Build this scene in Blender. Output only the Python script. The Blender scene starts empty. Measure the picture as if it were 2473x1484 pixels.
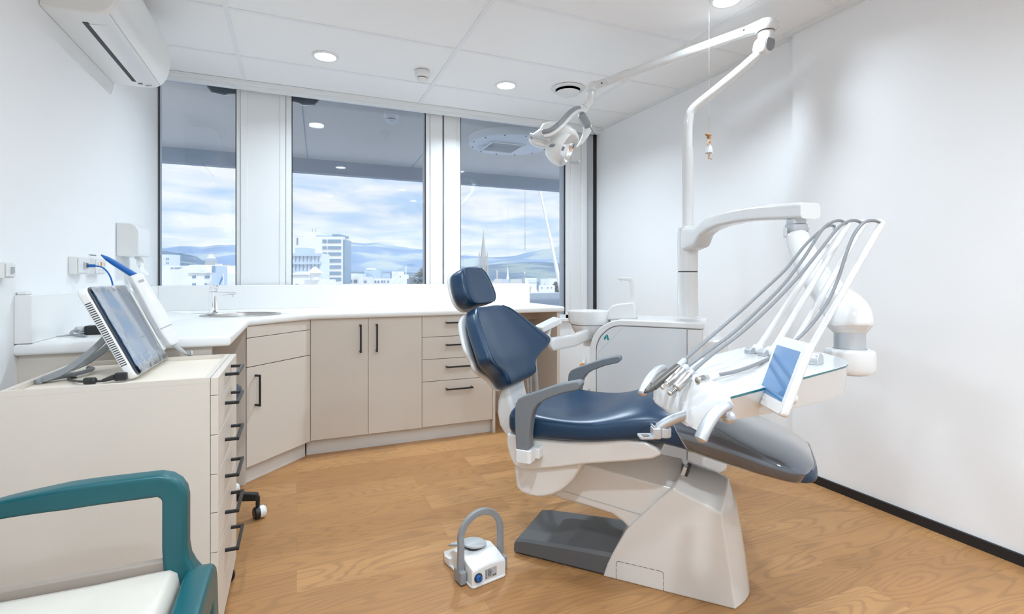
import bpy, bmesh, math, random
from mathutils import Matrix, Vector
random.seed(7)
SC = bpy.context.scene
COL = SC.collection
R = math.radians
PI = math.pi
# ------------------------------------------------------------------ camera frame (image taken as 2473 x 1484)
F = 1226.0; HZ = 667.0; CX = 1236.5; CAMH = 1.085; TH = R(23.0)
C_, S_ = math.cos(TH), math.sin(TH)
def ray(px, py):
    l = (px - CX) / F; u = (HZ - py) / F
    return Vector((l * C_ + S_, -l * S_ + C_, u))
EYE = Vector((0, 0, CAMH))
def Dp(px, py, d): return EYE + ray(px, py) * d            # point at a distance along the view axis
def Zp(px, py, z):
    r = ray(px, py); return EYE + r * ((z - CAMH) / r.z)
def Yp(px, py, y):
    r = ray(px, py); return EYE + r * (y / r.y)
def Xp(px, py, x):
    r = ray(px, py); return EYE + r * (x / r.x)
# treatment chair frame: u along the chair (head -> foot), v across it (away from the door side), w up
AX = Vector((.672, -.7405, 0)).normalized(); NX = Vector((-AX.y, AX.x, 0)); CO = Vector((1.1105, 1.642, 0))
CANG = math.atan2(AX.y, AX.x)
CMAT = Matrix.Translation(CO) @ Matrix.Rotation(CANG, 4, 'Z')
def cv(px, py, v):
    r = ray(px, py); t = (v + CO.dot(NX)) / r.dot(NX); p = EYE + r * t - CO
    return (p.dot(AX), p.z)
def cw(u, v, w): return CMAT @ Vector((u, v, w))

# ------------------------------------------------------------------ objects
MATX = {}
def thing(name, label, cat, loc=(0, 0, 0), rz=0, group=None):
    o = bpy.data.objects.new(name, None); COL.objects.link(o)
    o.location = loc; o.rotation_euler = (0, 0, rz); o.empty_display_size = .1
    MATX[o.name] = Matrix.Translation(Vector(loc)) @ Matrix.Rotation(rz, 4, 'Z')
    o['label'] = label; o['category'] = cat
    if group: o['group'] = group
    return o
def tag(o, label, cat, group=None):
    o['label'] = label; o['category'] = cat
    if group: o['group'] = group
    return o
def mk(name, verts, faces, mat, parent=None, smooth=False, bevel=0, bseg=2, sub=0, local=False, angle=35, solid=0):
    """one mesh object; verts are in world space unless local (then in the parent's frame)"""
    me = bpy.data.meshes.new(name)
    vs = [Vector(v) for v in verts]
    if parent is not None and not local:
        inv = MATX[parent.name].inverted(); vs = [inv @ v for v in vs]
    off = None
    if parent is None and not local:
        off = sum(vs, Vector()) / len(vs); off.z = min(v.z for v in vs); vs = [v - off for v in vs]
    me.from_pydata([tuple(v) for v in vs], [], faces)
    bm = bmesh.new(); bm.from_mesh(me)
    bmesh.ops.recalc_face_normals(bm, faces=bm.faces); bm.to_mesh(me); bm.free()
    o = bpy.data.objects.new(name, me); COL.objects.link(o)
    if mat: me.materials.append(mat)
    if parent is not None:
        o.parent = parent; MATX[o.name] = MATX[parent.name]
    else:
        if off is not None: o.location = off
        MATX[o.name] = Matrix.Translation(off) if off is not None else Matrix.Identity(4)
    if solid:
        m = o.modifiers.new('solid', 'SOLIDIFY'); m.thickness = solid; m.offset = 0
    if bevel:
        m = o.modifiers.new('bevel', 'BEVEL'); m.width = bevel; m.segments = bseg; m.limit_method = 'ANGLE'; m.angle_limit = R(angle)
        m.harden_normals = False
    if sub:
        m = o.modifiers.new('sub', 'SUBSURF'); m.levels = sub; m.render_levels = sub
    if smooth or bevel:
        for p in me.polygons: p.use_smooth = True
        if not sub:
            try:
                m = o.modifiers.new('wn', 'WEIGHTED_NORMAL'); m.keep_sharp = True
            except Exception: pass
            for e in me.edges: pass
            me.set_sharp_from_angle(angle=R(angle)) if smooth else None
    return o
class G:
    """collects geometry"""
    def __init__(s): s.v = []; s.f = []
    def add(s, v, f):
        b = len(s.v); s.v += [Vector(q) for q in v]; s.f += [tuple(b + i for i in q) for q in f]; return s
    def box(s, x0, x1, y0, y1, z0, z1, M=None):
        v = [Vector(q) for q in ((x0, y0, z0), (x1, y0, z0), (x1, y1, z0), (x0, y1, z0), (x0, y0, z1), (x1, y0, z1), (x1, y1, z1), (x0, y1, z1))]
        if M is not None: v = [M @ q for q in v]
        return s.add(v, [(0, 3, 2, 1), (4, 5, 6, 7), (0, 1, 5, 4), (1, 2, 6, 5), (2, 3, 7, 6), (3, 0, 4, 7)])
    def prism(s, pts, lo, hi, fn):
        """pts 2d outline, fn(a, b, t) -> point"""
        n = len(pts); v = [fn(a, b, lo) for a, b in pts] + [fn(a, b, hi) for a, b in pts]
        f = [tuple(range(n))[::-1], tuple(range(n, 2 * n))] + [(i, (i + 1) % n, n + (i + 1) % n, n + i) for i in range(n)]
        return s.add(v, f)
    def loft(s, rings, cap=True, closed=True):
        n = len(rings[0]); v = [p for r in rings for p in r]; f = []
        for k in range(len(rings) - 1):
            for i in range(n if closed else n - 1):
                j = (i + 1) % n
                f.append((k * n + i, k * n + j, (k + 1) * n + j, (k + 1) * n + i))
        if cap and closed:
            f.append(tuple(range(n))[::-1]); f.append(tuple((len(rings) - 1) * n + i for i in range(n)))
        return s.add(v, f)
    def tube(s, path, rad, seg=12, flat=1.0, up=None, round_end=True, square=False):
        P = [Vector(p) for p in path]; n = len(P)
        rs = rad if isinstance(rad, (list, tuple)) else [rad] * n
        T = []
        for i in range(n):
            a = P[max(0, i - 1)]; b = P[min(n - 1, i + 1)]; T.append((b - a).normalized())
        ref = Vector(up) if up else (Vector((0, 0, 1)) if abs(T[0].z) < .9 else Vector((1, 0, 0)))
        rings = []; N = None
        for i in range(n):
            if N is None or up: N = ref - T[i] * ref.dot(T[i])
            else: N = N - T[i] * N.dot(T[i])
            N.normalize(); B = T[i].cross(N)
            def ring(c, k):
                out = []
                for q in range(seg):
                    a = 2 * PI * (q + .5) / seg; ca, sa = math.cos(a), math.sin(a)
                    if square:
                        ca = math.copysign(abs(ca) ** .35, ca); sa = math.copysign(abs(sa) ** .35, sa)
                    out.append(c + (B * ca * flat + N * sa) * rs[i] * k)
                return out
            if i == 0 and round_end: rings += [ring(P[0] - T[0] * rs[0] * .55, .35), ring(P[0] - T[0] * rs[0] * .3, .75)]
            rings.append(ring(P[i], 1))
            if i == n - 1 and round_end: rings += [ring(P[i] + T[i] * rs[i] * .3, .75), ring(P[i] + T[i] * rs[i] * .55, .35)]
        return s.loft(rings)
    def lathe(s, prof, M=None, seg=32, cap=True):
        rings = []
        for r, z in prof:
            rings.append([Vector((r * math.cos(2 * PI * i / seg), r * math.sin(2 * PI * i / seg), z)) for i in range(seg)])
        if M is not None: rings = [[M @ p for p in r] for r in rings]
        return s.loft(rings, cap)
    def ball(s, c, rx, ry=None, rz=None, seg=16, rg=10, M=None):
        ry = ry or rx; rz = rz or rx; c = Vector(c); rings = []
        for k in range(rg + 1):
            a = -PI / 2 + PI * (k + .0) / rg; a = max(-PI / 2 + .05, min(PI / 2 - .05, a))
            q = [Vector((rx * math.cos(a) * math.cos(2 * PI * i / seg), ry * math.cos(a) * math.sin(2 * PI * i / seg), rz * math.sin(a))) for i in range(seg)]
            rings.append([c + (M @ p if M is not None else p) for p in q])
        return s.loft(rings)
    def mk(s, name, mat, parent=None, **k): return mk(name, s.v, s.f, mat, parent, **k)
def rnd(path, k=6):
    """smooth a polyline (Catmull-Rom)"""
    P = [Vector(p) for p in path]; out = []
    for i in range(len(P) - 1):
        p0 = P[max(0, i - 1)]; p1 = P[i]; p2 = P[i + 1]; p3 = P[min(len(P) - 1, i + 2)]
        for j in range(k):
            t = j / k
            out.append(.5 * ((2 * p1) + (p2 - p0) * t + (2 * p0 - 5 * p1 + 4 * p2 - p3) * t * t + (3 * p1 - p0 - 3 * p2 + p3) * t ** 3))
    out.append(P[-1]); return out
def lerp(tab, x):
    if x <= tab[0][0]: return tab[0][1]
    for (a, b), (c, d) in zip(tab, tab[1:]):
        if x <= c: return b + (d - b) * (x - a) / (c - a)
    return tab[-1][1]
def arc2(c, r, a0, a1, n=8): return [(c[0] + r * math.cos(R(a0 + (a1 - a0) * i / n)), c[1] + r * math.sin(R(a0 + (a1 - a0) * i / n))) for i in range(n + 1)]
def rrect(x0, x1, y0, y1, r, n=5):
    return arc2((x1 - r, y1 - r), r, 0, 90, n) + arc2((x0 + r, y1 - r), r, 90, 180, n) + arc2((x0 + r, y0 + r), r, 180, 270, n) + arc2((x1 - r, y0 + r), r, 270, 360, n)
def struct(o): o['kind'] = 'structure'; return o
XYZ = lambda a, b, t: Vector((a, b, t))
XZY = lambda a, b, t: Vector((a, t, b))
YZX = lambda a, b, t: Vector((t, a, b))
def bx(name, x0, x1, y0, y1, z0, z1, mat, parent=None, M=None, **k):
    return G().box(x0, x1, y0, y1, z0, z1, M).mk(name, mat, parent, **k)
# ------------------------------------------------------------------ materials
def pmat(name, col, rough=.5, metal=0, spec=.5, coat=0, noise=0, bump=0, nscale=40, trans=0, alpha=1, emit=None, estr=0, sheen=0):
    m = bpy.data.materials.new(name); m.use_nodes = True; nt = m.node_tree; b = nt.nodes['Principled BSDF']
    b.inputs['Base Color'].default_value = (*col, 1); b.inputs['Roughness'].default_value = rough; b.inputs['Metallic'].default_value = metal
    b.inputs['Specular IOR Level'].default_value = spec; b.inputs['Coat Weight'].default_value = coat; b.inputs['Coat Roughness'].default_value = .08
    if trans: b.inputs['Transmission Weight'].default_value = trans
    if alpha < 1: b.inputs['Alpha'].default_value = alpha
    if emit: b.inputs['Emission Color'].default_value = (*emit, 1); b.inputs['Emission Strength'].default_value = estr
    if noise or bump:
        tc = nt.nodes.new('ShaderNodeTexCoord'); n = nt.nodes.new('ShaderNodeTexNoise'); n.inputs['Scale'].default_value = nscale; n.inputs['Detail'].default_value = 3
        nt.links.new(tc.outputs['Object'], n.inputs['Vector'])
        if noise:
            mx = nt.nodes.new('ShaderNodeMix'); mx.data_type = 'RGBA'
            mx.inputs[6].default_value = (*[c * (1 - noise) for c in col], 1); mx.inputs[7].default_value = (*[min(1, c * (1 + noise)) for c in col], 1)
            nt.links.new(n.outputs['Fac'], mx.inputs[0]); nt.links.new(mx.outputs[2], b.inputs['Base Color'])
        if bump:
            bp = nt.nodes.new('ShaderNodeBump'); bp.inputs['Strength'].default_value = bump; bp.inputs['Distance'].default_value = .001
            nt.links.new(n.outputs['Fac'], bp.inputs['Height']); nt.links.new(bp.outputs['Normal'], b.inputs['Normal'])
    return m
M = {}
M['wall'] = pmat('wall_paint', (.885, .89, .895), .55, spec=.3, noise=.01, nscale=3)
M['ceil'] = pmat('ceiling_tile', (.90, .90, .895), .9, spec=.2, noise=.015, bump=.15, nscale=300)
M['grid'] = pmat('ceiling_bar', (.84, .85, .86), .45)
M['frame'] = pmat('window_frame_paint', (.80, .81, .81), .4)
M['alu'] = pmat('aluminium_jamb', (.55, .57, .60), .4, metal=.3)
M['black'] = pmat('black_trim', (.012, .012, .014), .5)
M['cab'] = pmat('cream_melamine', (.70, .635, .56), .42, spec=.4, noise=.012, nscale=6)
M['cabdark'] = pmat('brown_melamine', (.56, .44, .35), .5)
M['kick'] = pmat('kick_board', (.68, .645, .60), .5)
M['tray'] = pmat('cart_tray', (.84, .75, .63), .5)
M['top'] = pmat('white_worktop', (.86, .86, .85), .25, spec=.5)
M['handle'] = pmat('black_handle', (.015, .016, .018), .35)
M['chrome'] = pmat('chrome', (.9, .9, .91), .08, metal=1)
M['steel'] = pmat('brushed_steel', (.50, .475, .45), .32, metal=1)
M['silver'] = pmat('satin_silver', (.58, .60, .63), .44, metal=.85)
M['whitep'] = pmat('white_plastic', (.80, .80, .785), .3, coat=.3)
M['gloss'] = pmat('gloss_white', (.75, .745, .735), .16, coat=.6)
M['base'] = pmat('chair_base_white', (.75, .725, .69), .2, coat=.5)
M['blue'] = pmat('navy_upholstery', (.008, .036, .082), .33, spec=.5, bump=.03, nscale=200, noise=.05)
M['piping'] = pmat('navy_seam', (.010, .035, .08), .5)
M['grey'] = pmat('grey_armrest', (.17, .185, .20), .45)
M['plate'] = pmat('grey_floor_plate', (.115, .12, .125), .5, bump=.2, nscale=400)
M['greyp'] = pmat('grey_plastic', (.27, .285, .30), .4)
M['lgrey'] = pmat('light_grey_plastic', (.50, .52, .53), .4)
M['hose'] = pmat('grey_hose', (.22, .225, .235), .4)
M['dark'] = pmat('dark_handpiece', (.12, .11, .10), .35, metal=.3)
M['teal'] = pmat('teal_frame', (.006, .090, .105), .33, spec=.5, noise=.03, nscale=20)
M['cush'] = pmat('cream_leather', (.64, .59, .52), .4, noise=.05, nscale=7)
M['glassedge'] = pmat('green_glass_edge', (.01, .14, .15), .1)
M['tealmark'] = pmat('teal_mark', (.0, .22, .24), .4)
M['silic'] = pmat('silicone_mat', (.87, .88, .88), .35)
M['screen'] = pmat('blue_screen', (.11, .24, .45), .05, spec=.9, coat=1)
M['bezel'] = pmat('black_bezel', (.02, .03, .05), .1, coat=1)
M['ethblue'] = pmat('blue_cable', (.01, .13, .45), .4)
M['bluetip'] = pmat('blue_sleeve', (.0, .11, .42), .4)
M['skin'] = pmat('painted_skin', (.75, .42, .20), .5)
M['hair'] = pmat('painted_hair', (.38, .19, .07), .6)
M['tutu'] = pmat('tutu_white', (.82, .82, .84), .8)
M['brass'] = pmat('thread', (.55, .40, .22), .5)
M['orange'] = pmat('orange_plastic', (.8, .35, .08), .4)
M['emit'] = pmat('downlight_glow', (1, 1, 1), .5, emit=(.97, .98, 1), estr=6)
M['panel'] = pmat('shaded_unit_panel', (.66, .68, .70), .25, coat=.4)  # gloss white greyed, putting the shade on the unit front into colour
M['bright'] = pmat('bright_white', (.95, .95, .95), .4)
M['label'] = pmat('label_grey', (.45, .46, .47), .5)
M['ink'] = pmat('ink', (.05, .05, .06), .6)
M['towel'] = pmat('paper_towel', (.88, .88, .87), .9)
def clear_mat(name, tint, fac_gloss, rough=.02, veil=0, veilcol=(.8, .88, 1), patchy_haze=False, milky=False):
    m = bpy.data.materials.new(name); m.use_nodes = True; nt = m.node_tree; nt.nodes.clear()
    out = nt.nodes.new('ShaderNodeOutputMaterial'); tr = nt.nodes.new('ShaderNodeBsdfTransparent'); tr.inputs[0].default_value = (*tint, 1)
    gl = nt.nodes.new('ShaderNodeBsdfGlossy'); gl.inputs['Roughness'].default_value = rough
    fr = nt.nodes.new('ShaderNodeFresnel'); fr.inputs[0].default_value = 1.5
    mp = nt.nodes.new('ShaderNodeMath'); mp.operation = 'MULTIPLY'; mp.inputs[1].default_value = fac_gloss; nt.links.new(fr.outputs[0], mp.inputs[0])
    mx = nt.nodes.new('ShaderNodeMixShader'); nt.links.new(mp.outputs[0], mx.inputs[0])
    base = tr.outputs[0]
    if veil:
        df = nt.nodes.new('ShaderNodeBsdfDiffuse' if milky else 'ShaderNodeBsdfTranslucent'); df.inputs[0].default_value = (*veilcol, 1)
        m2 = nt.nodes.new('ShaderNodeMixShader'); m2.inputs[0].default_value = veil
        nt.links.new(tr.outputs[0], m2.inputs[1]); nt.links.new(df.outputs[0], m2.inputs[2]); base = m2.outputs[0]
        if patchy_haze:
            tc = nt.nodes.new('ShaderNodeTexCoord'); n = nt.nodes.new('ShaderNodeTexNoise'); n.inputs['Scale'].default_value = 3; n.inputs['Detail'].default_value = 6
            nt.links.new(tc.outputs['Object'], n.inputs['Vector'])
            mr = nt.nodes.new('ShaderNodeMapRange'); mr.inputs[1].default_value = .3; mr.inputs[2].default_value = .7; mr.inputs[3].default_value = veil * .6; mr.inputs[4].default_value = veil * 1.4
            nt.links.new(n.outputs['Fac'], mr.inputs[0]); nt.links.new(mr.outputs[0], m2.inputs[0])
    nt.links.new(base, mx.inputs[1]); nt.links.new(gl.outputs[0], mx.inputs[2]); nt.links.new(mx.outputs[0], out.inputs[0])
    return m
M['glass'] = clear_mat('window_glass', (.97, .985, 1), 1.2, .0, veil=.018, veilcol=(.9, .95, 1), patchy_haze=True)  # translucent veil mixed into the glass stands for outdoor haze
M['sleeve'] = clear_mat('clear_sleeve', (.88, .91, .95), 3.4, .05, veil=.045, veilcol=(.80, .88, 1), milky=True)
M['plglass'] = clear_mat('clear_glass_top', (.93, .97, .97), 1.5, .02)
M['film'] = clear_mat('clear_film', (.95, .96, .98), 1.8, .05, veil=.20, veilcol=(.9, .95, 1), milky=True)

def floor_mat():
    m = bpy.data.materials.new('oak_plank_vinyl'); m.use_nodes = True; nt = m.node_tree; b = nt.nodes['Principled BSDF']; L = nt.links.new; N = nt.nodes.new
    tc = N('ShaderNodeTexCoord')
    br = N('ShaderNodeTexBrick'); br.offset = .37; br.offset_frequency = 2; br.squash = 1
    br.inputs['Color1'].default_value = (0, 0, 0, 1); br.inputs['Color2'].default_value = (1, 1, 1, 1); br.inputs['Mortar'].default_value = (.5, .5, .5, 1)
    br.inputs['Scale'].default_value = 1; br.inputs['Mortar Size'].default_value = 0.0004; br.inputs['Brick Width'].default_value = .92; br.inputs['Row Height'].default_value = .145; br.inputs['Bias'].default_value = 0
    L(tc.outputs['Object'], br.inputs['Vector'])
    seed = N('ShaderNodeSeparateColor'); L(br.outputs['Color'], seed.inputs[0])
    mul = N('ShaderNodeMath'); mul.operation = 'MULTIPLY'; mul.inputs[1].default_value = 57.3; L(seed.outputs[0], mul.inputs[0])
    cmb = N('ShaderNodeCombineXYZ'); L(mul.outputs[0], cmb.inputs[0]); L(mul.outputs[0], cmb.inputs[1]); L(mul.outputs[0], cmb.inputs[2])
    ad = N('ShaderNodeVectorMath'); ad.operation = 'ADD'; L(tc.outputs['Object'], ad.inputs[0]); L(cmb.outputs[0], ad.inputs[1])
    # growth rings: contours of a stretched noise
    mp = N('ShaderNodeMapping'); mp.inputs['Scale'].default_value = (1.5, 8.5, 1); L(ad.outputs[0], mp.inputs[0])
    n1 = N('ShaderNodeTexNoise'); n1.inputs['Scale'].default_value = 1.0; n1.inputs['Detail'].default_value = 1.5; n1.inputs['Roughness'].default_value = .35; L(mp.outputs[0], n1.inputs['Vector'])
    k = N('ShaderNodeMath'); k.operation = 'MULTIPLY'; k.inputs[1].default_value = 105; L(n1.outputs['Fac'], k.inputs[0])
    sn = N('ShaderNodeMath'); sn.operation = 'SINE'; L(k.outputs[0], sn.inputs[0])
    rg = N('ShaderNodeMapRange'); rg.inputs[1].default_value = .1; rg.inputs[2].default_value = 1; rg.inputs[3].default_value = 0; rg.inputs[4].default_value = 1; L(sn.outputs[0], rg.inputs[0])
    # fine fibres
    mp2 = N('ShaderNodeMapping'); mp2.inputs['Scale'].default_value = (6, 190, 1); L(ad.outputs[0], mp2.inputs[0])
    n2 = N('ShaderNodeTexNoise'); n2.inputs['Scale'].default_value = 1; n2.inputs['Detail'].default_value = 3; L(mp2.outputs[0], n2.inputs['Vector'])
    mp3 = N('ShaderNodeMapping'); mp3.inputs['Scale'].default_value = (1.2, 5, 1); L(ad.outputs[0], mp3.inputs[0])
    n3 = N('ShaderNodeTexNoise'); n3.inputs['Scale'].default_value = 1; n3.inputs['Detail'].default_value = 2; L(mp3.outputs[0], n3.inputs['Vector'])
    def mix(a, c, f, t='MIX'):
        x = N('ShaderNodeMix'); x.data_type = 'RGBA'; x.blend_type = t
        for s, val in ((0, f), (6, a), (7, c)):
            if isinstance(val, (int, float)): x.inputs[s].default_value = val
            elif isinstance(val, tuple): x.inputs[s].default_value = (*val, 1)
            else: L(val, x.inputs[s])
        return x.outputs[2]
    tone = mix((.43, .205, .068), (.64, .345, .135), seed.outputs[0])
    tone2 = mix(tone, (.38, .19, .075), n3.outputs['Fac'])
    tone2 = mix(tone, tone2, .7)
    m1 = N('ShaderNodeMath'); m1.operation = 'MULTIPLY'; m1.inputs[1].default_value = .5; L(rg.outputs[0], m1.inputs[0])
    ringed = mix(tone2, (.29, .145, .062), m1.outputs[0])
    r2 = N('ShaderNodeMapRange'); r2.inputs[1].default_value = .35; r2.inputs[2].default_value = .7; r2.inputs[3].default_value = .30; r2.inputs[4].default_value = 0; L(n2.outputs['Fac'], r2.inputs[0])
    fib = mix(ringed, (.30, .165, .08), r2.outputs[0])
    fin = mix(fib, (.20, .11, .05), br.outputs['Fac'])
    L(fin, b.inputs['Base Color'])
    b.inputs['Roughness'].default_value = .42; b.inputs['Specular IOR Level'].default_value = .4
    bp = N('ShaderNodeBump'); bp.inputs['Strength'].default_value = .08; bp.inputs['Distance'].default_value = .002; L(n2.outputs['Fac'], bp.inputs['Height']); L(bp.outputs['Normal'], b.inputs['Normal'])
    return m
M['floor'] = floor_mat()
# ================================================================== room shell
XL, XR, XN, YB, YF, ZC = -.845, 2.541, 2.502, 4.0, -1.7, 2.416
YJ = Xp(1914, 600, XN).y
struct(bx('floor', XL - .2, XR + .2, YF - .2, YB + .12, -.06, 0, M['floor'])).location
fl = bpy.data.objects['floor']
off = fl.location.copy(); fl.location = (0, 0, 0)
for v in fl.data.vertices: v.co += off
struct(bx('ceiling', XL - .2, XR + .2, YF - .2, YB + .12, ZC + .004, ZC + .16, M['ceil']))
g = G()
for x in (-.325, .873, 2.073): g.box(x - .012, x + .012, YF, 3.9, ZC - .001, ZC + .01)
y = 3.476
while y > YF:
    for a, b in ((XL, -.337), (-.313, .861), (.885, 2.061), (2.085, XR)): g.box(a, b, y - .011, y + .011, ZC - .0005, ZC + .01)
    y -= .6
struct(g.mk('trim_1', M['grid']))
g = G(); g.box(XR - .022, XR, YJ, 3.9, ZC - .014, ZC + .004); g.box(XN - .03, XN, YF, YJ + .04, ZC - .014, ZC + .004)
g.box(XL, XL + .02, YF, 3.9, ZC - .01, ZC + .004)
struct(g.mk('trim_2', M['frame']))
struct(bx('wall_left', XL - .15, XL, YF - .2, YB + .12, 0, ZC + .01, M['wall']))
struct(bx('wall_right', XR, XR + .2, YF - .2, YB + .12, 0, ZC + .01, M['wall']))
struct(bx('wall_right_near', XN, XR + .01, YF - .2, YJ, .0, ZC + .01, M['wall']))
struct(bx('wall_rear', XL - .2, XR + .2, YF - .15, YF, 0, ZC + .01, M['wall']))
struct(bx('baseboard_right', XN - .012, XN, YF, YJ, 0, .042, M['black']))
struct(bx('baseboard_right_far', XR - .012, XR, YJ, YB, 0, .042, M['black']))
# wall under the windows, and the pelmet trim over them
g = G(); g.box(XL - .1, XR + .1, YB, YB + .12, 0, .70); struct(g.mk('wall_window', M['wall']))
g = G(); g.box(XL, XR, 3.90, 3.955, ZC - .046, ZC + .003); g.box(XL, XR, 3.885, 3.905, ZC - .026, ZC + .003); struct(g.mk('trim_3', M['frame'], bevel=.003))
struct(bx('trim_4', 1.80, XR, 3.97, YB + .12, .68, .705, M['frame'], bevel=.003))   # low sill
# window frames; each pane is a child of its window
ZS0, ZS1 = .705, ZC - .001
def win(n, x0, x1, z0, framepieces):
    g = G()
    for p in framepieces: g.box(*p)
    o = struct(g.mk('window_%d' % n, M['frame'], bevel=.0025))
    bx('pane', x0, x1, YB + .012, YB + .016, z0, ZS1 + .0005, M['glass'], o)
    bx('pane', x0, x1, YB + .032, YB + .036, z0, ZS1 + .0005, M['glass'], o)
    g = G(); g.box(x0, x0 + .006, YB + .006, YB + .02, z0, ZS1); g.box(x1 - .006, x1, YB + .006, YB + .02, z0, ZS1)
    g.mk('gasket', M['black'], o)
    return o
win(1, XL + .004, -.385, ZS0, [(-.385, -.357, YB + .0, YB + .12, ZS0, ZS1), (-.357, -.316, YB - .012, YB + .12, ZS0, ZS1), (XL, -.316, YB + .0, YB + .12, ZS0 - .01, ZS0 + .05)])
win(2, -.033, .952, ZS0, [(-.11, -.072, YB - .012, YB + .12, ZS0, ZS1), (-.070, -.033, YB + .0, YB + .12, ZS0, ZS1), (.952, .985, YB, YB + .12, ZS0, ZS1), (.985, 1.085, YB - .012, YB + .12, ZS0, ZS1), (-.11, 1.085, YB, YB + .12, ZS0 - .01, ZS0 + .05)])
win(3, 1.238, 2.22, ZS0 + .03, [(1.098, 1.20, YB - .012, YB + .12, ZS0, ZS1), (1.20, 1.238, YB, YB + .12, ZS0, ZS1), (2.22, 2.27, YB, YB + .12, ZS0, ZS1), (2.27, 2.375, YB - .012, YB + .12, ZS0, ZS1), (2.375, 2.425, YB - .028, YB + .12, ZS0, ZS1), (1.098, 2.425, YB, YB + .12, ZS0 - .01, ZS0 + .035)])
struct(bx('trim_5', -.318, -.108, YB - .006, YB + .12, ZS0 - .01, ZS1, M['frame']))     # wide column panel
struct(bx('trim_6', 1.085, 1.098, YB + .03, YB + .1, ZS0, ZS1, M['black']))            # dark slot between two windows
struct(bx('trim_7', 2.425, 2.51, YB - .0, YB + .12, .70, ZS1, M['alu'], bevel=.003))
struct(bx('trim_8', 2.51, XR, YB - .006, YB + .12, .70, ZS1, M['black']))
# ------------------------------------------------------------------ fixed fittings
def downlight(x, y, label, first=[None]):
    if first[0] is None:
        t = thing('ceiling_downlight', label, 'ceiling light', (x, y, ZC), 0, 'round ceiling downlights')
        Mx = Matrix.Translation((x, y, ZC))
        G().lathe([(.060, -.001), (.062, -.006), (.076, -.004), (.078, .002), (.06, .002)], Mx, 40, cap=False).mk('trim_ring', M['frame'], t, smooth=True)
        G().lathe([(.0615, -.002), (.0615, .001)], Mx, 40).mk('diffuser', M['emit'], t)
        first[0] = t
    else:
        t = first[0].copy(); COL.objects.link(t); t.location = (x, y, ZC); t['label'] = label
        for ch in first[0].children:
            c = ch.copy(); COL.objects.link(c); c.parent = t
    return t
DL = [(.161, 3.27, 'round lit ceiling downlight nearest the wall air conditioner'), (1.345, 3.275, 'round lit ceiling downlight beside the round air vent'),
      (1.905, 1.845, 'round lit ceiling downlight cut by the top edge of the photo, near the right wall')]
DL += [(x, y, 'added unseen ceiling downlight, behind or above the viewpoint') for x, y in ((.5, 1.5), (-.1, .2), (1.5, .2), (.5, -.9), (1.9, -.9))]  # five unseen fixtures added to light the room from behind
for x, y, l in DL: downlight(x, y, l)
LAMPS = [(x, y) for x, y, l in DL]
for k, (x, y) in enumerate(LAMPS):
    la = bpy.data.lights.new('downlight_lamp', 'AREA'); la.shape = 'DISK'; la.size = .12; la.energy = (8, 17, 5, 7, 18, 10.5, 13, 9.5)[k]; la.color = (.75, .885, 1); la.spread = R(150)
    o = bpy.data.objects.new('downlight_lamp', la); COL.objects.link(o); o.location = (x, y, ZC - .012)
# smoke detector under the ceiling
def detector(loc, label, mat, s=1.0):
    t = thing('smoke_detector', label, 'smoke detector', loc)
    Mx = Matrix.Translation(loc) @ Matrix.Scale(s, 4)
    G().lathe([(.044, .0), (.046, -.012), (.050, -.02), (.046, -.036), (.034, -.044), (.0, -.044)], Mx, 32).mk('body', mat, t, smooth=True)
    G().lathe([(.030, -.044), (.028, -.050), (.024, -.050), (.024, -.044)], Mx, 24).mk('slot', M['ink'], t)
    G().lathe([(.036, -.050), (.034, -.060), (.022, -.068), (.0, -.068)], Mx, 32).mk('sensor_cap', mat, t, smooth=True)
    return t
detector((.752, 3.262, ZC), 'white smoke detector on the ceiling tile inside the room', M['whitep'])
t = thing('ceiling_air_vent', 'round white domed air vent in the ceiling beside the dental lamp arm', 'air vent', (1.775, 3.165, ZC))
Mx = Matrix.Translation((1.775, 3.165, ZC))
G().lathe([(.085, -.004), (.09, -.012), (.112, -.010), (.118, .0), (.085, .0)], Mx, 48, cap=False).mk('ring', M['whitep'], t, smooth=True)
G().lathe([(.086, -.002), (.0, -.002)], Mx, 40).mk('throat', M['ink'], t)
G().lathe([(.083, -.026), (.080, -.034), (.055, -.044), (.025, -.048), (.0, -.048)], Mx, 48).mk('disc', M['whitep'], t, smooth=True)
# ------------------------------------------------------------------ air conditioner
t = thing('air_conditioner', 'white wall mounted air conditioner high on the left wall', 'air conditioner', (XL, 2.75, 2.05))
prof = [(0.0, 2.050), (.10, 2.046), (.165, 2.052), (.205, 2.072), (.232, 2.12), (.243, 2.19), (.240, 2.25), (.222, 2.30), (.185, 2.33), (0.0, 2.33)]
prof = [(q.x, q.y) for q in rnd([(a, b, 0) for a, b in prof[1:-1]], 5)]; prof = [(0.0, 2.050)] + prof + [(0.0, 2.33)]
y0, y1 = 2.32, 3.13
rings = []
for yy, k in ((y0, .97), (y0 + .012, 1), (y1 - .012, 1), (y1, .97)):
    rings.append([Vector((XL + .0 + px * k, yy, 2.19 + (pz - 2.19) * (k if px > 0 else 1))) for px, pz in prof])
G().loft(rings).mk('casing', M['whitep'], t, bevel=.006, bseg=3, angle=25, smooth=False)
G().box(XL + .100, XL + .118, 2.40, 3.03, 2.0435, 2.056).mk('air_slot', M['ink'], t)
g = G(); g.prism([(.118, 2.0435), (.165, 2.0490), (.200, 2.0665), (.200, 2.069), (.165, 2.0525), (.118, 2.047)], 2.41, 3.03, lambda a, b, q: Vector((XL + a, q, b)))
g.mk('louvre', M['whitep'], t, bevel=.001)
g = G()
for k in range(3): g.box(XL + .12 + k * .006, XL + .123 + k * .006, 3.052, 3.064, 2.0435, 2.049)
g.mk('indicator_marks', M['ink'], t)
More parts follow.
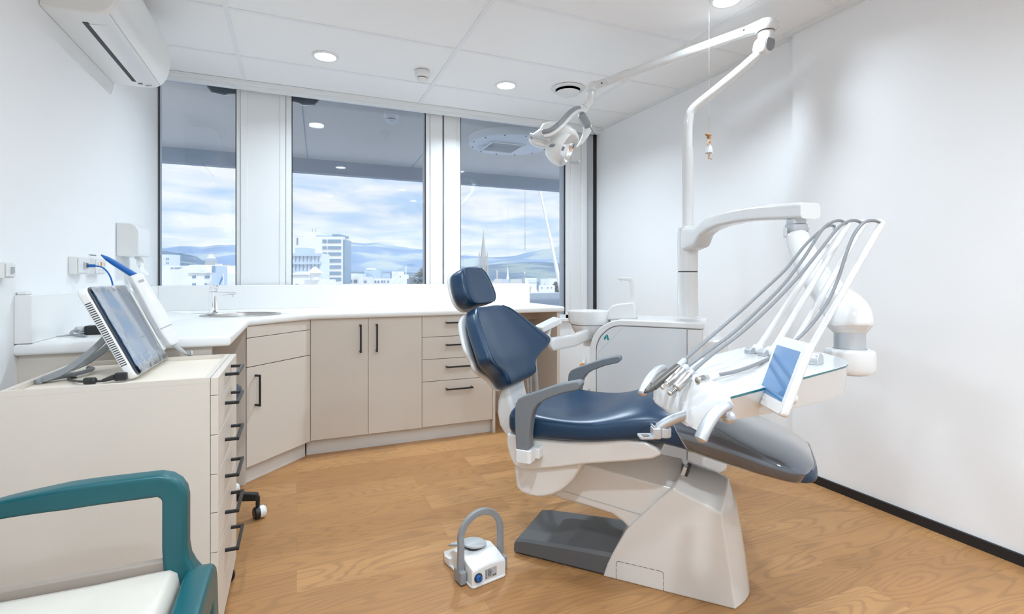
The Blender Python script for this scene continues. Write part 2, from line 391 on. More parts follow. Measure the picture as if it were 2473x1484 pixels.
g = G(); g.prism([(.145, 2.0455), (.17, 2.0505), (.17, 2.0525), (.145, 2.048)], 3.075, 3.09, lambda a, b, q: Vector((XL + a, q, b))); g.mk('indicator_label', M['label'], t)
g = G(); g.tube([(XL + .20, 2.34, 2.0665), (XL + .20, 3.11, 2.0665)], .0012, 6); g.mk('panel_seam', M['label'], t)
# ------------------------------------------------------------------ towel dispenser, sockets
t = thing('towel_dispenser', 'white paper towel dispenser on the left wall beside the window', 'towel dispenser', (XL, 3.27, 1.187))
ya, yb2, xa = 3.16, 3.385, .097
pr = [(0, 1.187), (xa, 1.187), (xa, 1.31)] + [(xa - .045 + .045 * math.cos(R(a)), 1.31 + .048 * math.sin(R(a))) for a in (15, 30, 45, 60, 75, 90)] + [(0, 1.358)]
G().prism(pr, ya, yb2, lambda a, b, q: Vector((XL + a, q, b))).mk('cover', M['whitep'], t, bevel=.006, bseg=3)
g = G(); n = 7
rings = []
for k in range(7):
    f = k / 6; c = Vector((XL + .055 + .028 * f, 3.29 + .075 * f, 1.19 - .10 * f)); w = .05 * (1 - .25 * f) + .012 * math.sin(f * 9)
    rings.append([c + Vector((.010 * math.sin(i * 2.1 + k), (i / 6 - .5) * 2 * w, .004 * math.cos(i * 3))) for i in range(7)])
g.loft(rings, cap=False, closed=False).mk('paper_towel', M['towel'], t, smooth=True, solid=.001)
def plate(name, label, cat, y0, y1, z0, z1):
    t = thing(name, label, cat, (XL, (y0 + y1) / 2, z0))
    G().box(XL, XL + .028, y0, y1, z0, z1).mk('back_box', M['whitep'], t, bevel=.002)
    G().box(XL + .028, XL + .034, y0 + .006, y1 - .006, z0 + .005, z1 - .005).mk('face_plate', M['whitep'], t, bevel=.002)
    return t
t = plate('network_socket', 'white wall socket plate with the blue network cable plugged in', 'wall socket', 2.575, 2.70, 1.092, 1.163)
G().box(XL + .034, XL + .036, 2.625, 2.637, 1.112, 1.142).mk('label_strip', M['label'], t)
G().box(XL + .034, XL + .040, 2.652, 2.664, 1.118, 1.140).mk('port', M['greyp'], t)
t = plate('power_socket', 'white wall power socket with orange switch, right of the network socket', 'wall socket', 2.77, 2.90, 1.092, 1.163)
G().box(XL + .034, XL + .038, 2.825, 2.832, 1.128, 1.148).mk('neon_switch', M['orange'], t)
for yy in (2.79, 2.872): G().lathe([(.010, 0), (.009, .006), (0, .006)], Matrix.Translation((XL + .034, yy, 1.143)) @ Matrix.Rotation(PI / 2, 4, 'Y'), 20).mk('rocker', M['whitep'], t, smooth=True)
for yy in (2.808, 2.852):
    g = G()
    for dz, dy in ((0, -.006), (0, .006), (-.012, 0)): g.box(XL + .034, XL + .0345, yy + dy - .001, yy + dy + .001, 1.108 + dz, 1.116 + dz)
    g.mk('pin_socket', M['label'], t)
t = thing('wall_label', 'tiny white printed strip above the power socket', 'label', (XL, 2.845, 1.171))
G().box(XL, XL + .0012, 2.79, 2.89, 1.171, 1.186).mk('strip', M['towel'], t)
g = G(); yy = 2.80
while yy < 2.878:
    wd = random.uniform(.003, .008); g.box(XL + .0012, XL + .0014, yy, yy + wd, 1.176, 1.181); yy += wd + .002
g.mk('print', M['ink'], t)
t = plate('wall_switch', 'white wall switch cut off by the left photo edge', 'wall switch', 2.02, 2.082, 1.078, 1.128)
G().box(XL + .034, XL + .038, 2.045, 2.06, 1.093, 1.113).mk('rocker', M['label'], t)
# ------------------------------------------------------------------ worktop, upstand, sink, tap
ZT = .863
g = G()
pts = [(XL, 2.149), (-.227, 2.149), (-.227, 2.955), (.085, 3.262), (1.80, 3.262), (1.80, 3.972), (XL, 3.972)]
def offpoly(P, k):
    out = []; n = len(P)
    for i in range(n):
        a, b, c = Vector(P[i - 1]), Vector(P[i]), Vector(P[(i + 1) % n]); d0 = (b - a).normalized(); d1 = (c - b).normalized()
        n0 = Vector((d0.y, -d0.x)); n1 = Vector((d1.y, -d1.x)); q = (n0 + n1) / (1 + n0.dot(n1)); out.append(tuple(b + q * k))
    return out
full = pts; pts = offpoly(full, -.012)
# sink hole
sc, sr = Vector((-.29, 3.285)), .187
def polyhole():
    bm = bmesh.new()
    o = [bm.verts.new((a, b, 0)) for a, b in pts]; oe = [bm.edges.new((o[i], o[(i + 1) % len(o)])) for i in range(len(o))]
    h = [bm.verts.new((sc.x + sr * math.cos(2 * PI * i / 40), sc.y + sr * .84 * math.sin(2 * PI * i / 40), 0)) for i in range(40)]
    he = [bm.edges.new((h[i], h[(i + 1) % 40])) for i in range(40)]
    bmesh.ops.triangle_fill(bm, use_beauty=True, edges=oe + he)
    bm.faces.ensure_lookup_table(); bm.verts.index_update()
    V = [v.co.copy() for v in bm.verts]; Fc = [tuple(v.index for v in f.verts) for f in bm.faces]
    bm.free(); return V, Fc
V, Fc = polyhole(); n = len(V); m_ = len(pts)
g = G(); g.add([Vector((v.x, v.y, ZT)) for v in V], Fc); g.add([Vector((v.x, v.y, ZT - .04)) for v in V], Fc)
g.add([Vector((V[m_ + i].x, V[m_ + i].y, z)) for z in (ZT, ZT - .04) for i in range(40)], [(i, (i + 1) % 40, 40 + (i + 1) % 40, 40 + i) for i in range(40)])
g.loft([[Vector((a, b, z)) for a, b in offpoly(full, k)] for k, z in ((-.012, ZT), (-.006, ZT - .0012), (-.0022, ZT - .0045), (0, ZT - .010), (0, ZT - .030), (-.0022, ZT - .0355), (-.006, ZT - .0388), (-.012, ZT - .04))], cap=False)
tp = g.mk('worktop', M['top'], smooth=True, angle=50)
bm = bmesh.new(); bm.from_mesh(tp.data); bmesh.ops.remove_doubles(bm, verts=bm.verts, dist=.0001); bmesh.ops.recalc_face_normals(bm, faces=bm.faces); bm.to_mesh(tp.data); bm.free()
tp.modifiers.clear()
tag(tp, 'white L-shaped worktop with bullnose edge under the windows', 'worktop')
g = G(); g.box(-.80, 1.774, 3.80, 3.972, ZT, 1.022); u1 = g.mk('worktop_upstand', M['top'], bevel=.003)
tag(u1, 'long white upstand behind the sink under the windows', 'upstand')
g = G(); g.box(XL, -.80, 2.149, 3.972, ZT, 1.022); u2 = g.mk('worktop_upstand', M['top'], bevel=.003)
tag(u2, 'white upstand along the left wall below the wall sockets', 'upstand')
o = tag(G().box(XL + .002, XL + .028, 2.16, 2.20, 1.022, 1.034).mk('plastic_block', M['whitep'], bevel=.004), 'small cream plastic block on the left end of the side upstand', 'block')
t = thing('sink', 'round stainless steel sink set into the corner of the worktop', 'sink', (sc.x, sc.y, ZT))
Ms = Matrix.Translation((sc.x, sc.y, ZT)) @ Matrix.Diagonal((1, .84, 1, 1))
G().lathe([(.207, .0005), (.206, .004), (.190, .005), (.183, .001), (.178, -.03), (.160, -.12), (.13, -.14), (.03, -.145), (.0, -.145)], Ms, 48, cap=False).mk('bowl', M['steel'], t, smooth=True, angle=60)
G().lathe([(.028, -.143), (.026, -.140), (.0, -.140)], Ms, 20).mk('drain', M['chrome'], t, smooth=True)
tx, ty = -.455, 3.47
t = thing('mixer_tap', 'chrome single lever mixer tap behind the round sink', 'tap', (tx, ty, ZT))
d_ = Vector((.93, -.28, 0)).normalized(); n_ = Vector((-d_.y, d_.x, 0))
def tl(a, b, c): return Vector((tx, ty, ZT)) + d_ * a + n_ * b + Vector((0, 0, c))
G().lathe([(.031, 0), (.031, .004), (.025, .007), (.0245, .12), (.0235, .127), (0, .127)], Matrix.Translation((tx, ty, ZT)), 28).mk('body', M['chrome'], t, smooth=True)
rings = []
for a, zt, zb, wd in ((-.015, .128, .100, .022), (.03, .128, .105, .021), (.09, .126, .108, .018), (.125, .125, .112, .016), (.132, .122, .115, .014)):
    rings.append([tl(a, wd, zt), tl(a, -wd, zt), tl(a, -wd, zb), tl(a, wd, zb)])
G().loft(rings).mk('spout', M['chrome'], t, bevel=.005, bseg=3)
G().lathe([(.0, -.012), (.010, -.012), (.011, .0)], Matrix.Translation(tl(.108, 0, .108)), 18).mk('aerator', M['chrome'], t, smooth=True)
rings = []
for a, zc, wd, th in ((-.035, .176, .016, .003), (-.01, .170, .024, .012), (.018, .166, .024, .02), (.026, .164, .020, .018)):
    rings.append([tl(a, wd, zc + .004), tl(a, -wd, zc + .004), tl(a, -wd, zc - th), tl(a, wd, zc - th)])
rings = rings
g = G(); g.loft(rings); g.lathe([(.0235, .129), (.0225, .150), (.020, .158), (0, .158)], Matrix.Translation((tx, ty, ZT)), 24); g.mk('lever', M['chrome'], t, bevel=.003)
# ------------------------------------------------------------------ cabinets
YD = 3.285
def hbar(p, q, outv, t, d=.032, r=.0055, name='handle'):
    p = Vector(p); q = Vector(q); o_ = Vector(outv); e = (q - p).normalized()
    g = G(); g.tube([p, p + o_ * d], r, 8, square=True, round_end=False); g.tube([q, q + o_ * d], r, 8, square=True, round_end=False)
    g.tube([p + o_ * d - e * r, q + o_ * d + e * r], r, 8, square=True, round_end=False)
    return g.mk(name, M['handle'], t, bevel=.001)
t = thing('base_cabinet', 'cream base cabinet with two tall doors under the worktop', 'cabinet', (.41, YD, 0))
G().box(.06, .755, YD + .019, 3.78, .088, .822).mk('carcass', M['cab'], t)
G().box(.055, .755, 3.315, 3.33, 0, .0875).mk('kick_board', M['kick'], t)
for a, b, hx in ((.0785, .4135, .366), (.4155, .7540, .464)):
    dr = G().box(a, b, YD, YD + .018, .092, .822).mk('door', M['cab'], t, bevel=.0012)
    hbar((hx, YD, .615), (hx, YD, .778), (0, -1, 0), dr)
t = thing('drawer_cabinet', 'cream base cabinet with four drawers under the worktop', 'cabinet', (1.0, YD, 0))
G().box(.757, 1.247, YD + .019, 3.78, .088, .822).mk('carcass', M['cab'], t)
G().box(.755, 1.247, 3.315, 3.33, 0, .0875).mk('kick_board', M['kick'], t)
for z0, z1, hz in ((.684, .822, .775), (.537, .681, .628), (.391, .534, .481), (.094, .388, .3335)):
    dr = G().box(.7565, 1.2465, YD, YD + .018, z0, z1).mk('drawer', M['cab'], t, bevel=.0012)
    hbar((.919, YD, hz), (1.092, YD, hz), (0, -1, 0), dr)
G().box(1.248, 1.268, YD - .002, 3.78, 0, .822).mk('end_panel', M['cab'], t)
t = thing('corner_cabinet', 'cream diagonal corner cabinet below the sink', 'cabinet', (-.08, 3.12, 0))
A = Vector((-.238, 2.955, 0)); B = Vector((.0775, 3.285, 0)); dd = (B - A).normalized(); nn = Vector((dd.y, -dd.x, 0)); Ld = (B - A).length
def cp(s, o_, z): return A + dd * s + nn * o_ + Vector((0, 0, z))
def slab(s0, s1, o0, o1, z0, z1):
    return G().add([cp(s0, o0, z0), cp(s1, o0, z0), cp(s1, o1, z0), cp(s0, o1, z0), cp(s0, o0, z1), cp(s1, o0, z1), cp(s1, o1, z1), cp(s0, o1, z1)], [(0, 3, 2, 1), (4, 5, 6, 7), (0, 1, 5, 4), (1, 2, 6, 5), (2, 3, 7, 6), (3, 0, 4, 7)])
G().prism([tuple(cp(.0, -.02, 0).xy), tuple(cp(Ld - .03, -.02, 0).xy), (.050, 3.78), (XL + .005, 3.78), (XL + .005, 2.99), (-.262, 2.99)], .088, .66, XYZ).mk('carcass', M['cabdark'], t)
slab(0, Ld - .012, -.045, -.03, 0, .088).mk('kick_board', M['kick'], t)
dr = slab(.002, Ld - .002, -.018, 0, .090, .607).mk('door', M['cab'], t, bevel=.0012)
hbar(cp(.055, 0, .405), cp(.055, 0, .560), nn, dr)
slab(.002, Ld - .002, -.018, 0, .611, .760).mk('fixed_front', M['cab'], t, bevel=.0012)
slab(.002, Ld - .002, -.018, 0, .763, .822).mk('fixed_front', M['cab'], t, bevel=.0012)
G().box(XL + .005, -.243, 2.962, 2.982, 0, .822).mk('side_panel', M['cab'], t)
o = G().box(XL, -.29, 2.17, 2.19, 0, .822).mk('support_panel', M['cab']); tag(o, 'cream upright panel holding the worktop end behind the drawer cart', 'panel')
o = G().box(1.752, 1.775, 3.285, 3.79, 0, .822).mk('support_panel', M['cab']); tag(o, 'cream upright end panel under the worktop end by the spittoon', 'panel')
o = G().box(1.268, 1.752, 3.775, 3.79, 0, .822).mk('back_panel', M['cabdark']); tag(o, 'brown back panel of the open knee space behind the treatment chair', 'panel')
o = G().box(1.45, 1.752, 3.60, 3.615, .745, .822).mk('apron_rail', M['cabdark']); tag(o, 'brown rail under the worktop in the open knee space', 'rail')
# ================================================================== drawer cart with the tablet monitor
cx0, cx1, cy0, cy1, zc0, zc1 = -.675, -.203, 1.640, 2.112, .055, .800
t = thing('drawer_cart', 'cream wheeled drawer cart with six drawers and a tray top', 'drawer cart', ((cx0 + cx1) / 2, (cy0 + cy1) / 2, 0))
G().box(cx0, cx1 - .02, cy0, cy1, zc0, .785).mk('carcass', M['cab'], t, bevel=.001)
g = G(); g.box(cx0, cx0 + .014, cy0, cy1, .785, zc1); g.box(cx1 - .034, cx1 - .020, cy0, cy1, .785, zc1); g.box(cx0 + .014, cx1 - .034, cy0, cy0 + .014, .785, zc1); g.box(cx0 + .014, cx1 - .034, cy1 - .014, cy1, .785, zc1)
g.mk('rim', M['cab'], t)
G().box(cx0 + .0145, cx1 - .0345, cy0 + .0145, cy1 - .0145, .7851, .787).mk('tray_liner', M['tray'], t)
for z0, z1, hz in ((.750, .799, .781), (.638, .748, .692), (.527, .636, .579), (.419, .525, .466), (.307, .417, .354), (.057, .305, .237)):
    dr = G().box(cx1 - .019, cx1, cy0 + .001, cy1 - .001, z0, z1).mk('drawer', M['cab'], t, bevel=.001)
    hbar((cx1, 1.79, hz), (cx1, 1.944, hz), (1, 0, 0), dr, .034, .005)
for x, y in ((cx0 + .06, cy0 + .06), (cx1 - .05, cy0 + .06), (cx0 + .06, cy1 - .06), (cx1 - .035, cy1 - .07)):
    c = G().tube([(x, y, zc0), (x, y, .046)], .010, 10, round_end=False).mk('castor', M['handle'], t)
    G().lathe([(.0, -.009), (.022, -.009), (.026, -.006), (.026, .006), (.022, .009), (.0, .009)], Matrix.Translation((x + .012, y, .0262)) @ Matrix.Rotation(PI / 2, 4, 'X'), 24).mk('wheel', M['handle'], c, smooth=True)
    G().box(x - .012, x + .020, y + .0095, y + .0125, .02, .055).mk('fork', M['lgrey'], c, bevel=.002)
    G().box(x - .012, x + .020, y - .0125, y - .0095, .02, .055).mk('fork', M['lgrey'], c, bevel=.002)
# tablet monitor on its prop
t = thing('tablet_monitor', 'tilted white tablet monitor with plastic film standing on the drawer cart', 'monitor', (-.45, 1.93, .788))
MO = Vector((-.411, 1.737, .7995)); ex = Vector((0, 1, 0)); ey = Vector((-.4226, 0, .9063)); ez = Vector((.9063, 0, .4226))
def mp(a, b, c): return MO + ex * a + ey * b + ez * c
MW, MH = .365, .284
def slabm(a0, a1, b0, b1, c0, c1, r=.02):
    return G().prism(rrect(a0, a1, b0, b1, r), c0, c1, mp)
slabm(0, MW, 0, MH, -.028, -.004, .022).mk('casing', M['whitep'], t, bevel=.006, bseg=3)
slabm(.003, MW - .003, .003, MH - .003, -.004, .002, .02).mk('bezel', M['bezel'], t, bevel=.002)
slabm(.022, MW - .045, .028, MH - .022, .002, .0032, .004).mk('screen', M['screen'], t)
g = G()
for k in range(31):
    b = .045 + k * .0064
    g.box(-.0006, .004, b, b + .0028, -.024, -.009, Matrix(((0, ey.x, ez.x, MO.x), (1, ey.y, ez.y, MO.y), (0, ey.z, ez.z, MO.z), (0, 0, 0, 1))))
g.mk('vent_slots', M['ink'], t)
# protective film, slightly wrinkled
g = G(); V = []; nx, ny = 22, 26
for j in range(ny + 1):
    for i in range(nx + 1):
        a = .006 + (MW - .03) * i / nx; b = .006 + (MH - .01) * j / ny
        e = .0012 if 2 < i < nx - 2 and 4 < j < ny - 2 else .003
        V.append(mp(a, b, .0055 + .0007 * math.sin(i * .5 + j * .12) + (.0045 * random.random() if j < 4 else .0022 * random.random() if j > ny - 2 or i < 2 else 0)))
Fq = [(j * (nx + 1) + i, j * (nx + 1) + i + 1, (j + 1) * (nx + 1) + i + 1, (j + 1) * (nx + 1) + i) for j in range(ny) for i in range(nx)]
mk('film', V, Fq, M['film'], t, smooth=True, angle=180)
for y in (1.84, 2.00):
    g = G(); g.tube(rnd([(-.508, y, .915), (-.535, y - .005, .88), (-.575, y - .02, .838), (-.61, y - .03, .812), (-.65, y - .035, .797)], 5), [.009] * 20 + [.008], 8, flat=1.4, square=True)
    g.mk('prop_leg', M['greyp'], t, smooth=True)
G().tube([(-.652, 1.79, .7945), (-.655, 1.98, .7945)], .0075, 8, square=True).mk('prop_foot', M['greyp'], t, smooth=True)
g = G(); g.tube(rnd([(-.652, 1.80, .797), (-.600, 1.86, .797), (-.575, 1.93, .80), (-.60, 1.98, .797)], 5), .006, 8); g.mk('prop_brace', M['greyp'], t, smooth=True)
hk = slabm(MW - .040, MW - .004, .03, .255, .002, .010, .008); hk.mk('holder', M['whitep'], t, bevel=.004)
# intraoral camera in the holder of the monitor
w = thing('scanner_wand', 'white scanner wand with blue tip sleeve held at the tablet monitor side', 'scanner wand', tuple(mp(MW - .02, .03, .03)))
wx = (ex * .74 + ez * .67).normalized(); wz = (ez * .74 - ex * .67).normalized()
def wp(a, b, c): return mp(MW - .018, b, .036) + wx * a + wz * c
def ring_w(b, hw, hd, c): return [wp(hw * math.copysign(abs(math.cos(q)) ** .45, math.cos(q)), b, hd * math.copysign(abs(math.sin(q)) ** .45, math.sin(q))) for q in [2 * PI * (i + .5) / 24 for i in range(24)]]
G().loft([ring_w(.035, .012, .009, .030), ring_w(.045, .020, .014, .031), ring_w(.085, .027, .016, .030), ring_w(.15, .027, .016, .030), ring_w(.22, .024, .015, .029), ring_w(.298, .021, .014, .028), ring_w(.302, .018, .011, .028)]).mk('body', M['whitep'], w, smooth=True, angle=50)
slabw = G().prism(rrect(-.010, .010, .270, .279, .004), .012, .0152, wp); slabw.mk('button', M['label'], w)
G().prism(rrect(-.024, .018, .100, .1035, .001), .0145, .0170, wp).mk('seam_slot', M['label'], w)
P0 = wp(0, .300, 0); tipv = Vector((-.060, -.035, .044))
rings = []
for f, hw, hd in ((0, .015, .010), (.5, .013, .0095), (.8, .012, .009), (1.0, .010, .0075), (1.22, .003, .002)):
    c = P0 + ey * .012 * f + tipv * f; s2 = Vector((0, 1, 0)); up2 = tipv.cross(s2).normalized()
    rings.append([c + s2 * hw * math.cos(q) + up2 * hd * math.sin(q) for q in [2 * PI * (i + .5) / 16 for i in range(16)]])
G().loft(rings).mk('tip_sleeve', M['bluetip'], w, smooth=True)
pth = [wp(0, .035, 0)]
for k in range(9): pth.append(pth[-1] + Vector((.0035, .004, -.0045)))
G().tube(pth, [.0075, .0075, .006, .0075, .006, .0075, .006, .0065, .005, .004], 10).mk('strain_relief', M['lgrey'], w, smooth=True)
e_ = pth[-1]
G().tube(rnd([e_, e_ + Vector((.010, .012, -.005)), Vector((e_.x + .02, cy1 - .012, .8075)), Vector((e_.x + .014, cy1 + .008, .800)), Vector((e_.x + .01, cy1 + .012, .60))], 6), .003, 8).mk('cord', M['lgrey'], w, smooth=True)
# power lead with ferrite
w = thing('power_lead', 'black power lead with a ferrite bead lying in the cart tray', 'cable', (-.50, 1.76, .788))
G().tube(rnd([(-.462, 1.742, .802), (-.49, 1.728, .796), (-.512, 1.722, .797), (-.545, 1.735, .797), (-.575, 1.78, .794), (-.60, 1.83, .792), (-.585, 1.84, .792)], 6), .0032, 8).mk('cord', M['handle'], w, smooth=True)
G().box(-.465, -.437, 1.724, 1.742, .793, .815).mk('plug', M['handle'], w, bevel=.003)
G().tube([(-.492, 1.728, .796), (-.468, 1.734, .803)], [.0045, .008], 10).mk('strain_relief', M['handle'], w, smooth=True)
G().tube([(-.508, 1.7225, .7985), (-.53, 1.7285, .7985)], .0095, 14).mk('ferrite_bead', M['handle'], w, smooth=True)
# black adaptor and stylus on the worktop behind the monitor
w = thing('power_adaptor', 'black plug adaptor on the worktop behind the tablet monitor', 'adaptor', (-.68, 2.42, ZT))
G().box(-.735, -.60, 2.38, 2.43, ZT, ZT + .034).mk('body', M['handle'], w, bevel=.005)
G().tube(rnd([(-.738, 2.40, ZT + .02), (-.76, 2.36, ZT + .018), (-.745, 2.31, ZT + .01), (-.70, 2.29, ZT + .004)], 6), .005, 8).mk('cord', M['greyp'], w, smooth=True)
G().tube([(-.735, 2.405, ZT + .02), (-.758, 2.385, ZT + .02)], .012, 14).mk('plug', M['lgrey'], w, smooth=True)
w = thing('charging_cable', 'thin pale cable with a small metal tip on the side worktop', 'cable', (-.75, 2.3, ZT))
G().tube(rnd([(-.83, 2.31, ZT + .003), (-.79, 2.35, ZT + .003), (-.75, 2.40, ZT + .003), (-.72, 2.46, ZT + .003)], 6), .0028, 8).mk('cord', M['lgrey'], w, smooth=True)
G().tube([(-.838, 2.302, ZT + .004), (-.829, 2.311, ZT + .004)], .004, 10).mk('metal_tip', M['chrome'], w, smooth=True)
w = thing('network_cable', 'blue network cable hanging from the wall socket', 'cable', (XL + .05, 2.66, ZT))
G().tube(rnd([(XL + .062, 2.658, 1.128), (XL + .085, 2.675, 1.120), (XL + .105, 2.690, 1.085), (XL + .112, 2.700, 1.03), (XL + .10, 2.69, .95), (XL + .11, 2.60, .872), (XL + .16, 2.50, .870)], 8), .0032, 8).mk('cord', M['ethblue'], w, smooth=True)
G().box(XL + .036, XL + .064, 2.652, 2.664, 1.122, 1.134).mk('plug', M['ethblue'], w, bevel=.002)
# ------------------------------------------------------------------ stool under the worktop
sx, sy = -.442, 2.60
t = thing('operator_stool', 'dark blue wheeled operator stool tucked under the side worktop', 'stool', (sx, sy, 0))
G().lathe([(0, .50), (.17, .50), (.205, .515), (.218, .545), (.212, .575), (.19, .59), (0, .597)], Matrix.Translation((sx, sy, 0)), 40).mk('seat', M['blue'], t, smooth=True, angle=80)
G().tube([(sx, sy, .10), (sx, sy, .50)], .026, 16, round_end=False).mk('gas_column', M['handle'], t, smooth=True)
for k in range(5):
    a = R(-13 + 72 * k); dx, dy = math.cos(a), math.sin(a)
    lg = G().tube([(sx, sy, .115), (sx + dx * .12, sy + dy * .12, .112), (sx + dx * .285, sy + dy * .285, .098)], [.024, .02, .016], 10, square=True).mk('base_leg', M['handle'], t, smooth=True)
    ex_, ey_ = sx + dx * .29, sy + dy * .29
    G().tube([(ex_, ey_, .098), (ex_, ey_, .05)], .009, 10, round_end=False).mk('castor_stem', M['handle'], lg)
    Mw = Matrix.Translation((ex_ + dx * .006 - dy * .0, ey_ + dy * .006, .0275)) @ Matrix.Rotation(R(20), 4, 'Z') @ Matrix.Rotation(PI / 2, 4, 'Y')
    G().lathe([(.0, -.024), (.020, -.024), (.0265, -.018), (.0265, .0), (.0, .0)], Mw, 24).mk('castor_wheel', M['handle'], lg, smooth=True)
    G().lathe([(.0, .0), (.0265, .0), (.0268, .018), (.021, .026), (.0, .026)], Mw, 24).mk('castor_cover', M['whitep'], lg, smooth=True)
M['taupe'] = pmat('taupe_strip', (.34, .28, .235), .5)
# ------------------------------------------------------------------ teal armchair, bottom left
t = thing('armchair', 'teal armchair with cream seat cushion in the foreground', 'armchair', (-.45, .95, 0))
def side(y, s):
    pth = rnd([(-.565, y + .012 * s, .640), (-.50, y + .008 * s, .653), (-.42, y, .661), (-.36, y, .6625), (-.30, y, .662)], 4) + [(-.262 + .034 * math.sin(R(q)), y, .628 + .034 * math.cos(R(q))) for q in (10, 30, 50, 70, 90)] + [(-.228, y, .58), (-.228, y, .53), (-.225, y, .50), (-.218, y, .475), (-.208, y, .452)]
    rad = [.013 + .0085 * min(1, k / 9) for k in range(len(pth) - 3)] + [.0225, .025, .028]
    G().tube(pth, rad, 16, flat=1.05, up=(0, 1, 0), square=True).mk('arm', M['teal'], t, smooth=True)
side(1.235, 1); side(.66, -1)
# front rail bends down into the two front legs
yf, yn = 1.235, .66
pth = [(-.182, yf + .012, .0), (-.180, yf + .01, .20), (-.183, yf + .006, .36)] + [(-.184, yf + .006 - .035 + .035 * math.cos(R(q)), .409 + .035 * math.sin(R(q))) for q in (0, 22, 45, 68, 90)]
pth2 = [(x, yn + yf - y, z) for x, y, z in pth]
G().tube(pth + pth2[::-1], .027, 16, flat=1.5, up=(1, 0, 0), square=True).mk('front_frame', M['teal'], t, smooth=True)
for y in (yf, yn):
    G().tube([(-.66, y, 0), (-.62, y, .30), (-.585, y, .47), (-.565, y, .60), (-.575, y, .70), (-.60, y, .82)], [.02, .022, .026, .028, .03, .024], 14, square=True).mk('back_post', M['teal'], t, smooth=True)
    G().box(-.60, -.225, y - .010, y + .010, .440, .506).mk('side_strip', M['taupe'], t, bevel=.005)  # taupe strip along each side of the seat
g = G(); rings = []
for k in range(9):
    y = yn + .02 + (yf - yn - .04) * k / 8; b = .02 * math.sin(PI * k / 8)
    rings.append([Vector((-.592 - b, y, .66)), Vector((-.620 - b, y, .66)), Vector((-.648 - b, y, .84)), Vector((-.620 - b, y, .845))])
g.loft(rings).mk('back_panel', M['teal'], t, bevel=.01, bseg=3)
rings = []
for k in range(13):
    y = yn + .012 + (yf - yn - .024) * k / 12; e = abs(k - 6) / 6; q = .004 * (1 - e ** 6)
    xs = [-.575, -.565, -.54, -.46, -.36, -.27, -.235, -.222, -.216]; zs = [.465, .492, .503, .502, .501, .503, .503, .494, .465]
    rings.append([Vector((a, y, b + q - (.016 if e > .99 else 0))) for a, b in zip(xs, zs)] + [Vector((a, y, .445)) for a in xs[::-1]])
G().loft(rings).mk('seat_cushion', M['cush'], t, smooth=True, bevel=.006, angle=50)
# ------------------------------------------------------------------ foot control on the floor
FA = R(11.5); FM = Matrix.Translation((.559, 1.669, 0)) @ Matrix.Rotation(FA, 4, 'Z')
t = thing('foot_control', 'white dental foot control with grey loop handle on the floor', 'foot control', (.559, 1.669, 0), FA)
def L3(a, b, c): return FM @ Vector((a, b, c))
rings = []
for b, z, ins in ((0, .056, 0), (.004, .064, 0), (.05, .078, 0), (.10, .086, .0), (.15, .070, .004), (.185, .046, .010), (.19, .04, .012)):
    xs = [ins, ins + .003, .07, .137 - ins, .14 - ins]
    zs = [z - .006, z, z + .006, z, z - .006]
    rings.append([L3(ins, b, .006)] + [L3(x, b, q) for x, q in zip(xs, zs)] + [L3(.14 - ins, b, .006)])
G().loft(rings).mk('housing', M['whitep'], t, bevel=.004, bseg=3, angle=40)
G().prism(rrect(-.002, .142, -.003, .20, .012), .001, .009, lambda a, b, q: L3(a, b, q)).mk('base', M['whitep'], t, bevel=.002)
rings = []
for b, z in ((.16, .034), (.20, .028), (.245, .014), (.262, .008)):
    w_ = .075 * (1 - max(0, (b - .2)) * 6)
    rings.append([L3(.07 - w_, b, .002), L3(.07 - w_, b, z), L3(.07 + w_, b, z), L3(.07 + w_, b, .002)])
G().loft(rings).mk('toe_plate', M['whitep'], t, bevel=.004)
pd = G().prism(rrect(.02, .12, .155, .225, .01), 0, .006, lambda a, b, q: L3(a, b, .074 - (b - .155) * .42 + q)).mk('treadle', M['greyp'], t, bevel=.002)
g = G()
for i in range(5):
    for j in range(4): g.box(.029 + i * .018, .041 + i * .018, .163 + j * .015, .172 + j * .015, .0755 - (j * .015 + .012) * .42, .0812 - (j * .015 + .012) * .42, FM)
g.mk('tread_pattern', M['lgrey'], pd)
Md = FM @ Matrix.Translation((.068, .105, .099)) @ Matrix.Rotation(R(-4), 4, 'X') @ Matrix.Rotation(R(7), 4, 'Y')
G().lathe([(.0, .004), (.040, .004), (.046, 0), (.045, -.006), (.0, -.006)], Md, 36).mk('pedal_disc', M['lgrey'], t, smooth=True)
G().lathe([(.036, -.006), (.036, -.018), (.0, -.018)], Md, 30).mk('disc_spring', M['ink'], t)
hp = [(-.016, .055, .012), (-.016, .055, .08), (-.014, .055, .13)] + [(.07 - .084 * math.cos(R(q)), .06, .145 + .083 * math.sin(R(q))) for q in range(10, 180, 16)] + [(.155, .06, .12), (.156, .062, .07), (.156, .064, .03)]
G().tube([L3(*p) for p in rnd(hp, 3)], .0085, 12, flat=1.35, up=(math.cos(FA) * 0 - math.sin(FA), math.cos(FA), 0), square=True).mk('handle_loop', M['greyp'], t, smooth=True)
for x in (-.016, .156): G().box(x - .012, x + .012, .03, .085, .004, .05, FM).mk('handle_socket', M['greyp'], t, bevel=.005)
Mk = FM @ Matrix.Translation((.024, -.0005, .033)) @ Matrix.Rotation(PI / 2, 4, 'X')
G().lathe([(.016, -.002), (.016, .002), (.0, .002)], Mk, 24).mk('knob_recess', M['ink'], t)
kb = G().lathe([(.011, .002), (.0105, .012), (.0, .012)], Mk, 24).mk('chain_knob', M['ethblue'], t, smooth=True)
G().box(.022, .026, -.0135, -.0125, .026, .044, FM).mk('knob_mark', M['ink'], kb)
lb = G().box(.052, .100, -.0012, .0, .018, .052, FM).mk('rating_label', M['label'], t)
g = G()
